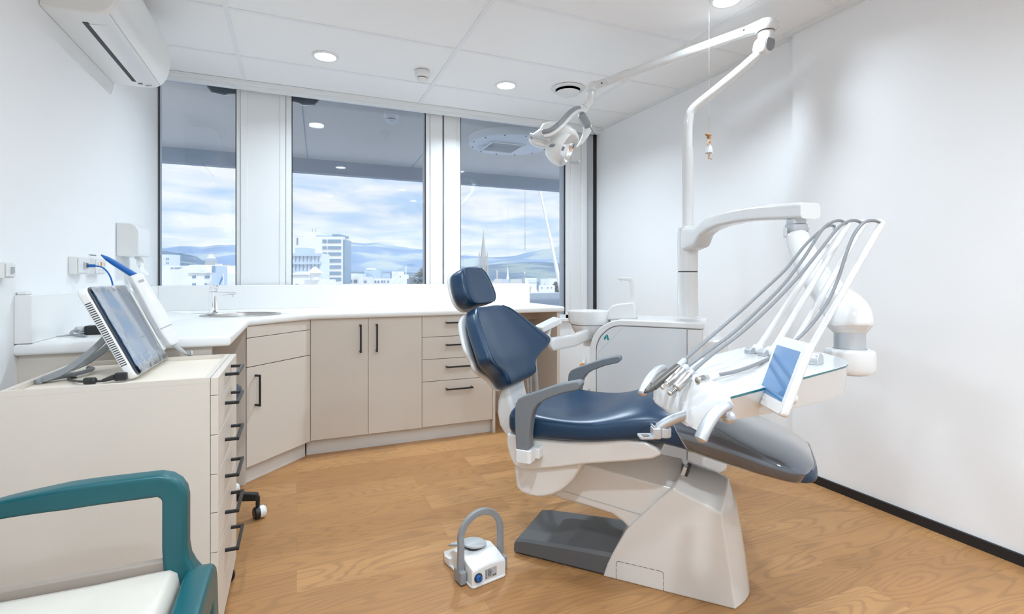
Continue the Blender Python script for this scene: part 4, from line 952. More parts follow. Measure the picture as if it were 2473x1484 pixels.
# touch display on the near flank
BLd = Dp(1820, 969, 1.06); BRd = Dp(1884, 1007, .945); r0_ = ray(1880, 810); TLd = EYE + r0_ * ((BLd - EYE).dot(BRd - BLd) / r0_.dot(BRd - BLd))
da = (BRd - BLd); aw = da.length; da.normalize(); db = TLd - BLd; db -= da * db.dot(da); bh = db.length; db.normalize(); dc = da.cross(db)
if dc.dot(EYE - BLd) < 0: dc = -dc
def dpt(a, b, c): return BLd + da * a + db * b + dc * c
dis = G().prism(rrect(0, aw, 0, bh, .010), -.016, 0, dpt).mk('display', M['whitep'], un, bevel=.004, bseg=3)
G().prism(rrect(.003, aw - .003, .003, bh - .003, .008), 0, .0012, dpt).mk('display_front', M['gloss'], dis)
G().prism(rrect(.0115, aw - .0105, .026, bh - .020, .001), .0012, .0018, dpt).mk('display_screen', M['screen'], dis)
g = G()
for k in range(5): g.box(0, .0022, 0, .0032, 0, .0004, Matrix(((da.x, db.x, dc.x, dpt(.024 + k * .0034, .011, .0012).x), (da.y, db.y, dc.y, dpt(.024 + k * .0034, .011, .0012).y), (da.z, db.z, dc.z, dpt(.024 + k * .0034, .011, .0012).z), (0, 0, 0, 1))))
g.mk('display_print', M['lgrey'], dis)
G().ball(Dp(1910, 962, 1.07), .014).mk('display_joint', M['whitep'], hd, smooth=True)
G().tube([Dp(1910, 962, 1.065), Dp(1912, 958, 1.14)], .012, 14).mk('display_stem', M['whitep'], hd, smooth=True)
# whip arms with their silver pivots
wb = [((1830, 838), 1.475), ((1862, 848), 1.43), ((1899, 858), 1.385), ((1938, 868), 1.335)]
wt = [((2021, 556), 1.56), ((2048, 543), 1.51), ((2085, 541), 1.46), ((2129, 541), 1.40)]
hose_col = [M['hose'], M['hose'], M['hose'], M['hose']]
for (b, bd_), (tq, td) in zip(wb, wt):
    p1 = Dp(b[0], b[1], bd_); p1.z = ZG + .012; p2 = Dp(*tq, td); r1 = Dp(b[0] + 12, b[1] - 14, bd_)
    wa = G().tube([p1, r1.lerp(p2, .0), r1.lerp(p2, .3), r1.lerp(p2, .6), r1.lerp(p2, .95)] + rnd([r1.lerp(p2, .98), p2 + Vector((0, 0, .004)), p2 + Vector((-.010, .002, .007))], 3), [.011, .0085, .0085, .0085, .0085, .0085, .0085, .0085, .0085, .008, .007, .006], 14).mk('whip_arm', M['gloss'], un, smooth=True)
    rw = (Dp(*wb[3][0], wb[3][1]) - Dp(*wb[0][0], wb[0][1])); rw.z = 0; rw.normalize()
    G().tube([p1 - rw * .008, p1 + rw * .008], .0145, 20).mk('whip_joint', M['gloss'], wa, smooth=True)
pv = [Dp(b[0] - 17, b[1] - 3, d_) for b, d_ in wb] + [Dp(1966, 881, 1.30)]
for k, p in enumerate(pv):
    d_ = (pv[min(k + 1, 4)] - pv[max(k - 1, 0)]); d_.z = 0; d_.normalize(); p = Vector((p.x, p.y, ZG)); h_ = .011 if k < 4 else .016; r_ = .014 if k < 4 else .021
    nn_ = Vector((-d_.y, d_.x, 0))
    G().prism([(r_, 0)] + arc2((0, r_ * .35), r_, 0, 180, 12) + [(-r_, 0)], -h_, h_, lambda a, b, q: p + nn_ * a + Vector((0, 0, b)) + d_ * q).mk('whip_pivot', M['silver'], hd, bevel=.002)
# ------------------------------------------------------------------ four instruments on their hoses
def inst(label, hose, parts, rr=.0042):
    t = thing('dental_handpiece', label, 'dental handpiece', tuple(parts[0][1]), 0, 'instruments on the instrument table')
    G().tube(rnd(hose, 6), rr, 10).mk('hose', M['hose'], t, smooth=True)
    for nm, a, b, ra, rb, m_ in parts:
        a, b = Vector(a), Vector(b)
        G().tube([a, a.lerp(b, .5), b], [ra, (ra + rb) / 2, rb], 18).mk(nm, m_, t, smooth=True, angle=60)
    return t
d1 = lambda x, y, d: Dp(x, y, d)
inst('dark grey scaler handpiece at the far left of the instrument table', [d1(2016, 547, 1.55), d1(2004, 545, 1.54), d1(1984, 556, 1.52), d1(1945, 592, 1.48), d1(1898, 650, 1.42), d1(1840, 705, 1.35), d1(1778, 761, 1.28), d1(1715, 815, 1.22), d1(1655, 868, 1.17)],
     [('connector', d1(1653, 870, 1.168), d1(1637, 887, 1.155), .0062, .0072, M['lgrey']), ('body', d1(1637, 887, 1.155), d1(1577, 934, 1.115), .0092, .0098, M['dark']), ('nose', d1(1574, 936, 1.113), d1(1561, 945, 1.105), .0088, .0052, M['dark']), ('tip', d1(1560, 946, 1.104), d1(1557, 949, 1.103), .0035, .003, M['ink'])])
inst('silver motor handpiece second from the left on the instrument table', [d1(2044, 540, 1.50), d1(2028, 533, 1.49), d1(2008, 538, 1.47), d1(1985, 556, 1.45), d1(1940, 625, 1.39), d1(1890, 690, 1.33), d1(1830, 750, 1.27), d1(1770, 805, 1.21), d1(1715, 845, 1.17), d1(1659, 886, 1.13)],
     [('connector', d1(1658, 887, 1.13), d1(1649, 893, 1.123), .0072, .0078, M['lgrey']), ('motor_body', d1(1649, 893, 1.123), d1(1632, 910, 1.112), .0088, .0090, M['steel']), ('motor_ring', d1(1632, 910, 1.112), d1(1612, 927, 1.100), .0092, .0084, M['steel']), ('spigot', d1(1612, 927, 1.100), d1(1600, 937, 1.092), .0058, .0058, M['chrome'])])
t3 = inst('silver ribbed motor handpiece third from the left on the instrument table', [d1(2081, 539, 1.45), d1(2066, 533, 1.44), d1(2046, 536, 1.42), d1(2022, 553, 1.40), d1(1980, 605, 1.35), d1(1925, 672, 1.29), d1(1855, 745, 1.22), d1(1785, 808, 1.16), d1(1720, 856, 1.11), d1(1672, 898, 1.08)],
     [('connector', d1(1671, 899, 1.08), d1(1663, 906, 1.073), .0074, .0078, M['silver']), ('motor_body', d1(1663, 906, 1.073), d1(1634, 937, 1.055), .0094, .0100, M['steel']), ('spigot', d1(1633, 938, 1.054), d1(1617, 952, 1.045), .0050, .0050, M['steel'])])
g = G()
for k in range(4):
    f = .25 + k * .17; a = d1(1633, 938, 1.054).lerp(d1(1617, 952, 1.045), f); b = d1(1633, 938, 1.054).lerp(d1(1617, 952, 1.045), f + .06); g.tube([a, b], .0053, 16, round_end=False)
g.mk('spigot_grooves', M['ink'], t3)
gp = lambda x, y, z: Zp(x, y, z)
inst('white sleeved turbine coupling lying across the glass of the instrument table', [d1(2123, 537, 1.39), d1(2108, 533, 1.38), d1(2085, 539, 1.37), d1(2062, 568, 1.36), d1(2043, 615, 1.35), d1(2026, 668, 1.34), d1(2000, 728, 1.32), d1(1955, 790, 1.30), d1(1910, 832, 1.27), gp(1865, 862, .867), gp(1822, 882, .867), gp(1775, 898, .868), gp(1730, 907, .870)],
     [('sleeve', gp(1730, 907, .870), gp(1706, 914, .871), .0068, .0078, M['whitep']), ('collar', gp(1706, 914, .871), gp(1699, 916, .871), .0080, .0080, M['silver']), ('coupling', gp(1699, 916, .871), gp(1686, 919, .871), .0082, .0082, M['steel'])])
# ================================================================== dental lamp
lp = thing('dental_lamp', 'white dental examination lamp on a long jointed arm above the chair', 'dental lamp', (PX, PY, 1.338))
G().lathe([(.0, 1.338), (.0275, 1.338), (.0268, 1.736), (.0275, 1.741), (.0, 1.741)], Mp, 32).mk('lower_post', M['gloss'], lp, smooth=True, angle=40)
J = Vector((2.128, 1.812, 0))
G().tube(rnd([(PX, PY, 1.735), (PX, PY, 1.83), (PX + .004, PY - .004, 1.885), (PX + .022, PY - .018, 1.94), (PX + .10, PY - .083, 2.02), (PX + .18, PY - .148, 2.10), (2.100, 1.835, 2.180)], 6), .0238, 24).mk('upper_post', M['gloss'], lp, smooth=True)
jb = Vector((2.125, 1.815, 2.222))
rv = Vector((C_, -S_, 0)); fv = Vector((S_, C_, 0)); uv_ = Vector((0, 0, 1))
fc = (-fv * .86 + rv * .5).normalized(); sl = (rv * .62 + uv_ * .78).normalized(); sl = (sl - fc * sl.dot(fc)).normalized(); sw = fc.cross(sl)
def jp(a, b, c): return jb + sl * a + sw * b + fc * c
G().prism([(.052 * math.cos(q) * (1.15 if math.cos(q) < 0 else .95), .042 * math.sin(q)) for q in [2 * PI * i / 32 for i in range(32)]], -.04, .028, jp).mk('joint_housing', M['gloss'], lp, bevel=.012, bseg=3, smooth=True)
G().prism([(.042 * math.cos(q), .031 * math.sin(q)) for q in [2 * PI * i / 32 for i in range(32)]], .028, .0305, jp).mk('joint_cover', M['greyp'], lp, bevel=.001)
MJ = Matrix.Translation(J)
G().lathe([(.0, 2.245), (.034, 2.245), (.038, 2.262), (.036, 2.285), (.0, 2.285)], MJ, 32).mk('swivel_collar', M['gloss'], lp, smooth=True, angle=40)
G().lathe([(.037, 2.285), (.037, 2.288)], MJ, 32).mk('swivel_gap', M['ink'], lp)
G().lathe([(.0, 2.288), (.045, 2.288), (.056, 2.302), (.055, 2.326), (.044, 2.340), (.0, 2.341)], MJ, 36).mk('swivel_head', M['gloss'], lp, smooth=True, angle=50)
E0 = Dp(1845, 60, 2.50); E1 = Dp(1800, 77, 2.56); E2 = Dp(1460, 200, 2.97)
G().tube([E0, E0.lerp(E1, .5), E1, E1.lerp(E2, .02)], [.032, .030, .026, .022], 20, flat=.9).mk('elbow', M['gloss'], lp, smooth=True)
G().tube([E1, E1.lerp(E2, .33), E1.lerp(E2, .34), E1.lerp(E2, .65), E1.lerp(E2, .97)], [.0262, .0262, .0262, .0245, .0235], 22).mk('spring_arm', M['gloss'], lp, smooth=True)
g = G(); a = E1.lerp(E2, .80); b = E1.lerp(E2, .90); g.tube([a + Vector((0, 0, .0215)), b + Vector((0, 0, .021))], .006, 8); g.mk('arm_slot', M['greyp'], lp, smooth=True)
for p in (Dp(1796, 72, 2.528), Dp(1453, 201, 2.95)): G().ball(p, .005).mk('arm_screw', M['ink'], lp, smooth=True)
G().tube(rnd([E1.lerp(E2, .955), Dp(1446, 204, 2.99), Dp(1432, 209, 3.0), Dp(1427, 219, 3.0)], 4), [.0225] * 6 + [.028] * 7, 20).mk('end_elbow', M['gloss'], lp, smooth=True)
G().tube(rnd([Dp(1427, 224, 3.0), Dp(1426, 236, 3.0), Dp(1422, 248, 3.0), Dp(1412, 260, 3.0)], 4), .0262, 20, round_end=False).mk('neck', M['gloss'], lp, smooth=True)
G().tube([Dp(1411.5, 261, 3.0), Dp(1406, 268, 3.0), Dp(1400, 273, 2.99)], [.0255, .025, .02], 20).mk('neck_collar', M['whitep'], lp, smooth=True)
yk = rnd([Dp(1408, 270, 3.0), Dp(1396, 268, 2.95), Dp(1380, 277, 2.88), Dp(1356, 302, 2.80), Dp(1332, 321, 2.775), Dp(1314, 325, 2.77)], 4)
G().tube(yk, .0135, 14, flat=1.5, up=(-.8, -.6, .4)).mk('yoke', M['whitep'], lp, smooth=True)
G().tube([p + Vector((-.012, -.010, .012)) for p in yk[3:]], .0125, 14, flat=1.25).mk('yoke_grip', M['greyp'], lp, smooth=True)
rings = []
for px, py, w_ in ((1404, 268, 5), (1412, 282, 9), (1418, 298, 11), (1419, 314, 10.5), (1413, 330, 8.5), (1404, 345, 6), (1394, 355, 2.5)):
    k = 3.06 / F; c = Dp(px, py, 3.06)
    rings.append([c + rv * (w_ * k * math.cos(q)) + fv * (.016 * math.sin(q)) for q in [2 * PI * (i + .5) / 12 for i in range(12)]])
G().loft(rings).mk('yoke_arm', M['whitep'], lp, smooth=True)
bxg = G().tube([Dp(1404, 279, 2.98), Dp(1411, 290, 2.98), Dp(1420, 304, 2.98)], [.022, .024, .021], 16, flat=1.1, square=True).mk('switch_box', M['greyp'], lp, smooth=True)
G().tube([Dp(1422, 301, 2.96), Dp(1436, 324, 2.97)], .0042, 8).mk('switch_lever', M['greyp'], bxg, smooth=True)
MC = Matrix(((rv.x, fv.x, 0), (rv.y, fv.y, 0), (0, 0, 1))).to_4x4()
LD = 2.92
def hp_(px, py, d=0): return Dp(px, py, LD + d)
rings = []
# cowl: rings from the left tip to the right end, each an ellipse standing across the view
for px, top, bot, hd_ in ((1277, 334, 340, .012), (1281, 328, 346, .045), (1292, 322, 352, .075), (1303, 314, 355, .092), (1310, 302, 357, .10), (1325, 297, 357, .108), (1342, 297.5, 354, .112), (1358, 301, 350, .11), (1374, 309, 346, .10), (1386, 318, 343, .085), (1394, 328, 345, .055), (1397, 335, 343, .02)):
    c = hp_(px, (top + bot) / 2); hh = (bot - top) / 2 * LD / F
    rings.append([c + fv * hd_ * math.cos(q) + uv_ * hh * math.copysign(abs(math.sin(q)) ** .8, math.sin(q)) for q in [2 * PI * (i + .5) / 24 for i in range(24)]])
G().loft(rings).mk('lamp_cowl', M['whitep'], lp, smooth=True, angle=80)
ax = (rv * .84 - uv_ * .42 - fv * .36).normalized(); sd = ax.cross(uv_).normalized(); up_ = sd.cross(ax)
MR = Matrix(((sd.x, up_.x, ax.x, 0), (sd.y, up_.y, ax.y, 0), (sd.z, up_.z, ax.z, 0), (0, 0, 0, 1)))
Lc = hp_(1354, 357, -.02)
MLc = Matrix.Translation(Lc) @ MR
G().lathe([(.0, -.085), (.04, -.080), (.075, -.058), (.096, -.02), (.101, .01), (.100, .03), (.094, .044), (.090, .044)], MLc, 40, cap=False).mk('lamp_housing', M['whitep'], lp, smooth=True, angle=70)
G().lathe([(.092, .042), (.082, .022), (.055, .004), (.02, -.004), (.0, -.005)], MLc, 40, cap=False).mk('reflector', M['chrome'], lp, smooth=True, angle=70)
G().lathe([(.0, .02), (.012, .02), (.014, .0), (.0, .0)], MLc, 18).mk('bulb', M['greyp'], lp, smooth=True)
pp = hp_(1337, 353, -.088); G().ball(pp, .026, .026, .012, M=None).mk('lamp_pivot', M['greyp'], lp, smooth=True)
G().tube(rnd([hp_(1282, 333, -.05), hp_(1283, 326, -.06), hp_(1292, 330, -.11), hp_(1310, 336, -.14), hp_(1326, 339.5, -.15)], 5), [.010] * 10 + [.0105] * 11, 12).mk('lamp_handle', M['lgrey'], lp, smooth=True)
G().tube(rnd([hp_(1378, 390, .02), hp_(1388, 393, .0), hp_(1399, 392, -.05)], 5), .0098, 12).mk('lamp_handle', M['lgrey'], lp, smooth=True)
# ================================================================== hanging ballerina figurine
TX, TY = 1.869, 1.922; TD = 2.5; tz = lambda y: CAMH + (HZ - y) * TD / F; k_ = TD / F
fg = thing('figurine', 'small hanging ballerina figurine in white tutu beside the lamp post', 'figurine', (TX, TY, tz(388)))
P_ = lambda px, py, f=0: Dp(px, py, TD) + fv * f
G().tube([P_(1712.5, 322), P_(1712.5, 278)], .0012, 6).mk('cord', M['brass'], fg)
G().tube([P_(1712.5, 278), Vector((P_(1712.5, 278).x, P_(1712.5, 278).y, ZC))], .0004, 5).mk('nylon_line', M['frame'], fg)
sk = bpy.data.meshes.new('body')
jn = {'hip': (1713, 357, 0), 'waist': (1713, 350, 0), 'chest': (1714, 343, 0), 'neck': (1713.5, 336.5, 0), 'head': (1714, 331, 0), 'top': (1713.5, 326, 0),
      'ls': (1710, 341, -.012), 'le': (1704, 350, -.02), 'lh': (1707, 352, -.012), 'rs': (1716, 341, .01), 're': (1717.5, 350, .02), 'rh': (1715.5, 354, .014),
      'lk': (1711, 371, -.006), 'la': (1709.5, 384, -.006), 'lt': (1710, 386.5, -.014), 'rk': (1714.5, 369, .006), 'ra': (1713, 381, .006), 'rt': (1719.5, 386, .0)}
rd = {'hip': 4, 'waist': 3, 'chest': 3.6, 'neck': 1.6, 'head': 4.3, 'top': 3.4, 'ls': 1.6, 'le': 1.3, 'lh': 1.1, 'rs': 1.6, 're': 1.3, 'rh': 1.1, 'lk': 1.9, 'la': 1.2, 'lt': 1.0, 'rk': 1.9, 'ra': 1.2, 'rt': 1.0}
ks = list(jn); inv = MATX[fg.name].inverted()
sk.from_pydata([tuple(inv @ P_(*jn[q])) for q in ks], [(ks.index(a), ks.index(b)) for a, b in (('hip', 'waist'), ('waist', 'chest'), ('chest', 'neck'), ('neck', 'head'), ('head', 'top'), ('chest', 'ls'), ('ls', 'le'), ('le', 'lh'), ('chest', 'rs'), ('rs', 're'), ('re', 'rh'), ('hip', 'lk'), ('lk', 'la'), ('la', 'lt'), ('hip', 'rk'), ('rk', 'ra'), ('ra', 'rt'))], [])
ob = bpy.data.objects.new('body', sk); COL.objects.link(ob); ob.parent = fg; sk.materials.append(M['skin'])
md = ob.modifiers.new('skin', 'SKIN'); md.use_smooth_shade = True
for i, q in enumerate(ks):
    sv = sk.skin_vertices[0].data[i]; sv.radius = (rd[q] * k_, rd[q] * k_); sv.use_root = q == 'hip'
ob.modifiers.new('sub', 'SUBSURF').levels = 2; ob.modifiers['sub'].render_levels = 2
g = G(); g.ball(P_(1711.5, 327, .0), 5.2 * k_, 4.6 * k_, 4.6 * k_); g.ball(P_(1706.5, 325), 3.3 * k_); g.ball(P_(1710, 332), 3.4 * k_, 3.6 * k_, 3.2 * k_); g.ball(P_(1718, 327.3), 1.8 * k_, 1.8 * k_, 1.0 * k_); g.mk('hair_bun', M['hair'], fg, smooth=True)
g = G(); rings = []
for y, r_ in ((343, 3.1), (350, 3.2), (353, 4.4), (358, 6.4), (364, 7.6), (370, 8.2)):
    rings.append([P_(1713 - (y - 350) * .05, y + (1.6 * math.sin(i * 2.1) if y > 365 else 0)) + rv * (r_ * (1 + .10 * math.sin(i * 3.0) * (y > 355)) * k_ * math.cos(q)) + fv * (r_ * k_ * math.sin(q)) for i, q in enumerate([2 * PI * i / 36 for i in range(36)])])
g.loft(rings, cap=False).mk('tutu', M['tutu'], fg, smooth=True, angle=80)
# ================================================================== outside: balcony soffit, city, hills
M['soffit'] = pmat('soffit_board', (.90, .80, .70), .8, noise=.03, nscale=2)
M['fascia'] = pmat('fascia_paint', (.30, .36, .44), .7)
M['deckroof'] = pmat('roof_membrane', (.22, .30, .42), .8, noise=.05, nscale=3)
M['para'] = pmat('parapet', (.40, .46, .52), .8)
M['bw'] = pmat('render_white', (.74, .74, .74), .8, noise=.04, nscale=.3)
M['bc'] = pmat('render_cream', (.72, .70, .66), .8, noise=.04, nscale=.2)
M['bb'] = pmat('blue_grey_cladding', (.42, .52, .63), .6, noise=.08, nscale=.6)
M['wglass'] = pmat('dark_window', (.16, .26, .36), .25, noise=.15, nscale=.3)
M['wpale'] = pmat('pale_blind_window', (.62, .68, .76), .4, noise=.1, nscale=.3)
M['stone'] = pmat('pale_stone', (.40, .385, .37), .8, noise=.1, nscale=.4)
M['stoned'] = pmat('grey_roof', (.34, .38, .44), .8, noise=.1, nscale=.4)
M['tan'] = pmat('tan_wall', (.66, .56, .46), .8)
def noisy(name, a, b, c, sc):
    m = bpy.data.materials.new(name); m.use_nodes = True; nt = m.node_tree; bs = nt.nodes['Principled BSDF']; bs.inputs['Roughness'].default_value = .95; bs.inputs['Specular IOR Level'].default_value = .1
    tc = nt.nodes.new('ShaderNodeTexCoord'); n = nt.nodes.new('ShaderNodeTexNoise'); n.inputs['Scale'].default_value = sc; n.inputs['Detail'].default_value = 6
    nt.links.new(tc.outputs['Object'], n.inputs['Vector']); cr = nt.nodes.new('ShaderNodeValToRGB'); e = cr.color_ramp.elements
    e[0].position = .42; e[0].color = (*a, 1); e[1].position = .62; e[1].color = (*c, 1); q = e.new(.53); q.color = (*b, 1)
    nt.links.new(n.outputs['Fac'], cr.inputs[0]); nt.links.new(cr.outputs[0], bs.inputs['Base Color']); return m
M['hillfar'] = noisy('far_hill_haze_cover', (.17, .25, .38), (.21, .29, .40), (.36, .41, .40), .004)  # aerial haze mixed into the far ridge's base colours
M['hillnear'] = noisy('near_hill_haze_cover', (.10, .155, .22), (.13, .19, .25), (.25, .30, .29), .012)  # nearer ridge, also blued in its base colours for haze
M['tree'] = noisy('conifer_foliage', (.10, .12, .12), (.17, .18, .17), (.27, .25, .22), 1.2)
M['land'] = noisy('town_ground', (.52, .52, .50), (.58, .57, .54), (.66, .64, .60), .05)
struct(bx('ground', -900, 2600, 9, 6000, -16.2, -16, M['land']))
YS0, YS1, ZS = YB + .125, Yp(705, 380, 5.4).y * 1.0, 2.46
ZSOF = ZS
# soffit reaches out to where its edge shows at py 378; fascia hangs below
rr_ = ray(705, 380); tt = (ZS - CAMH) / rr_.z; YS1 = rr_.y * tt
rr2 = ray(705, 413); zF = CAMH + rr2.z * (YS1 / rr2.y)
so = struct(bx('wall_soffit', -4, 6, YS0, YS1 + .15, ZS, ZS + .25, M['soffit']))
g = G()
for x0, x1 in ((-1.62, -1.05), (.03, .12), (1.25, 1.6)):
    g.tube([(x0, YS0, ZS - .0005), (x0 + (.09 if x0 > -1 else .2), YS1, ZS - .0005)], .004, 5)
g.tube([(-4, YS0 + .02, ZS), (6, YS0 + .02, ZS)], .004, 5)
struct(g.mk('trim_9', M['fascia']))
struct(bx('wall_fascia', -4, 6, YS1, YS1 + .12, zF, ZS + .25, M['fascia']))
struct(bx('wall_outside', -4, 6, YB + .125, YB + .14, -1, .60, M['para']))
detector(tuple(Vector((0, 0, 0)) + Vector((EYE + ray(945, 272) * ((ZS - CAMH) / ray(945, 272).z)))), 'white smoke detector under the dark soffit outside the middle window', M['bright'], 1.3)
def zs(px, py, z): return Zp(px, py, z)
# round white cap with a square grille under the soffit
c = zs(1232, 335, ZS)
t = thing('exterior_vent', 'round white cap with square grey grille under the soffit outside', 'vent cap', tuple(c))
rad = (zs(1330, 345, ZS) - c).length * .93
G().lathe([(.0, -.07), (rad * .98, -.07), (rad, -.06), (rad, -.0), (.0, -.0)], Matrix.Translation(c), 64).mk('disc', M['bright'], t, smooth=True, angle=40)
cg = Zp(1213, 355, ZS - .07)
g = G(); s_ = .17
for a in (-1, 1): g.box(-s_, s_, a * s_ - .012, a * s_ + .012, -.012, 0, Matrix.Translation(cg)); g.box(a * s_ - .012, a * s_ + .012, -s_, s_, -.012, 0, Matrix.Translation(cg))
gr = g.mk('grille_frame', M['whitep'], t)
g = G()
for k in range(14): g.box(-s_, s_, -s_ + .01 + k * .0245, -s_ + .022 + k * .0245, -.010, -.004, Matrix.Translation(cg))
g.mk('grille_slats', M['lgrey'], gr)
G().box(-s_, s_, -s_, s_, -.003, -.001, Matrix.Translation(cg)).mk('grille_back', M['greyp'], gr)
g = G()
for k in range(12):
    a = 2 * PI * k / 12; g.ball(c + Vector((rad * .92 * math.cos(a), rad * .92 * math.sin(a), -.071)), .008, seg=8, rg=6)
g.mk('fixing_screws', M['ink'], t)
# dark brackets above the first two windows
for px0, px1, lab, fl_ in ((498, 572, 'dark clear-edged bracket hanging outside the top of the left window', 1), (704, 771, 'dark clear-edged bracket hanging outside the top of the middle window', -1)):
    ybk = YB + .10; a = Yp(px0, 205, ybk); b = Yp(px1, 215, ybk)
    zt = ZC + .0; zb = (Yp((px0 + px1) / 2, 224 if fl_ > 0 else 250, ybk)).z
    t = thing('soffit_bracket', lab, 'bracket', ((a.x + b.x) / 2, ybk, zb))
    w_ = b.x - a.x; f = (lambda q: a.x + w_ * q) if fl_ > 0 else (lambda q: b.x - w_ * q)
    out = [(f(0), zt), (f(1), zt), (f(1), zb + .004), (f(.72), zb - .002), (f(.62), zb - .012), (f(.18), zb - .004), (f(.04), zb + .030)]
    G().prism(out, ybk, ybk + .03, XZY).mk('plate', M['bezel'], t, bevel=.004)
    g = G(); g.tube([(q[0], ybk - .003, q[1]) for q in out[2:]], .005, 8); g.mk('clear_edge', M['steel'], t, smooth=True)
# parapet and lower roof seen through the right window
DP = 9.0
z1 = Dp(1320, 708.5, DP).z; z0 = Dp(1320, 719, DP).z
pm = Dp(1320, HZ, DP)
def camrot(px, D, z=0): return Matrix.Translation((Dp(px, HZ, D).x, Dp(px, HZ, D).y, z))
struct(bx('wall_parapet', -4, 7, pm.y, pm.y + .3, z0 - .4, z1, M['para']))
struct(bx('roof_terrace', -4, 7, YB + .2, pm.y, z0 - .55, z0 - .35, M['deckroof']))
# ------------------------------------------------------------------ town
def fpt(px, py, D, off=0): return Dp(px, py, D) + fv * off
def fbox(g, x0, x1, y0, y1, D, o0, o1):
    v = [fpt(x0, y1, D, o0), fpt(x1, y1, D, o0), fpt(x1, y1, D, o1), fpt(x0, y1, D, o1), fpt(x0, y0, D, o0), fpt(x1, y0, D, o0), fpt(x1, y0, D, o1), fpt(x0, y0, D, o1)]
    return g.add(v, [(0, 3, 2, 1), (4, 5, 6, 7), (0, 1, 5, 4), (1, 2, 6, 5), (2, 3, 7, 6), (3, 0, 4, 7)])
def yg(D): return HZ + F * 17.1 / D
def bld(label, px0, px1, yt, D, dep, mat, wins=(), wmat='wglass', cat='building', name='town_building', group=None, roof=None):
    p = Dp((px0 + px1) / 2, HZ, D)
    t = thing(name, label, cat, (p.x, p.y, -16), -TH, group)
    dep *= .4
    w = fbox(G(), px0, px1, yt, yg(D), D, 0, dep).mk('wall', M[mat], t)
    for x0, x1, y0, y1 in wins: fbox(G(), x0, x1, y0, y1, D, -.12 * D / 100, .05).mk('window', M[wmat], t)
    if roof:
        pts, m_ = roof; g = G(); g.prism(pts, -.3, dep + .3, lambda a, b, q: fpt(a, b, D, q)); g.mk('roof', M[m_], t)
    return t
def rows(xs, ys): return [(a, b, c, d) for c, d in ys for a, b in xs]
# tower in the middle window
tw_y = [(579, 587), (595, 602.5), (610, 617.5), (626, 634), (641, 649), (656.5, 664), (671, 679)]
t = bld('tall cream office tower with rows of dark windows, middle window', 700, 827, 572, 150, 6, 'bc', rows([(779, 789), (792, 824)], tw_y))
fbox(G(), 827, 832.5, 579, yg(150), 150, .5, 6).mk('side_wall', M['wglass'], t)
fbox(G(), 722, 752, 559, 572, 150, 3, 14).mk('plant_room', M['bc'], t); fbox(G(), 752, 800, 566, 572, 150, 4, 14).mk('roof_screen', M['bb'], t); fbox(G(), 717, 720, 575, 591, 150, -.2, .1).mk('window', M['wglass'], t)
fbox(G(), 796, 816, 565, 572, 150, 2, 10).mk('roof_glazing', M['wglass'], t)
for x in (735.5, 743.5): G().tube([fpt(x, 560, 150, 6), fpt(x, 549, 150, 6)], .12, 6).mk('aerial', M['stone'], t)
t = bld('lower office block with blue bands in front of the tower, middle window', 700, 776, 612.5, 125, 14, 'wpale')
for y0, y1 in ((612.5, 619), (633, 639), (654, 660)): fbox(G(), 700, 776, y0, y1, 125, -.5, .2).mk('spandrel_band', M['bb'], t)
for y0, y1 in ((619, 633), (639, 654), (660, 674)):
    for k in range(8): fbox(G(), 705 + k * 9.2, 706.3 + k * 9.2, y0, y1, 125, -.3, .1).mk('mullion', M['wglass'], t)
fbox(G(), 700, 727, 597, 612, 125, 3, 9).mk('plant_room', M['bb'], t)
t = bld('white shed with shallow arched roof at the bottom left of the middle window', 700, 748, 664, 90, 10, 'bw', roof=([(698, 664), (712, 659), (723, 656.5), (734, 658), (749, 664)], 'bw'))
t = bld('long white low building along the sill of the middle window', 700, 788, 676, 75, 10, 'bw', [(714, 717, 686, 692), (718.5, 721, 686, 692)])
G().tube([fpt(761, 676, 75), fpt(761, 660, 75)], .7, 10).mk('vent_stack', M['bw'], t); G().lathe([(1.2, 0), (.0, 1.0)], Matrix.Translation(fpt(761, 660, 75)), 12).mk('vent_cap', M['bw'], t)
bld('blue grey ribbed roof shed right of the white low building', 793, 862, 687, 84, 10, 'bb')
bld('white building with three square windows right of the tower', 830, 866, 670, 170, 14, 'bw', [(833, 838.5, 676, 683), (843, 851, 676, 683), (855, 863, 676, 683)])
bld('white two window block beside the three window building', 866, 890, 669, 180, 14, 'bw', [(875, 879, 678, 683), (881, 885, 678, 683)])
bld('long white building with a row of small windows, middle window', 895, 945, 673, 190, 14, 'bw', rows([(905, 909), (912, 916), (921, 925), (927.5, 931), (936, 940)], [(678, 683)]))
bld('pale grey office block in the distance right of the tower', 880, 911, 652, 320, 24, 'bb', [], roof=([(885, 652), (885, 648), (898, 648), (898, 652)], 'bw'))
bld('small blue grey distant block behind the white houses', 911, 935, 661, 330, 20, 'bb')
bld('distant flat white roofed block left of the pale office block', 833, 875, 661, 310, 20, 'wpale')
t = bld('white block with a taller square tower part near the conifer tree', 946, 975, 674, 160, 12, 'bw', [])
fbox(G(), 946, 961, 656, 674, 160, 0, 9).mk('tower_part', M['bw'], t); fbox(G(), 961, 973, 663, 674, 160, 1, 9).mk('upper_floor', M['bw'], t)
fbox(G(), 964, 966.5, 667, 671, 160, .9, 1.1).mk('window', M['wglass'], t)
t = thing('mast', 'thin white mast standing behind the white blocks', 'mast', tuple(fpt(980.5, yg(200), 200)))
G().tube([fpt(980.5, yg(200), 200), fpt(980.5, 643, 200)], .18, 8).mk('pole', M['bw'], t)
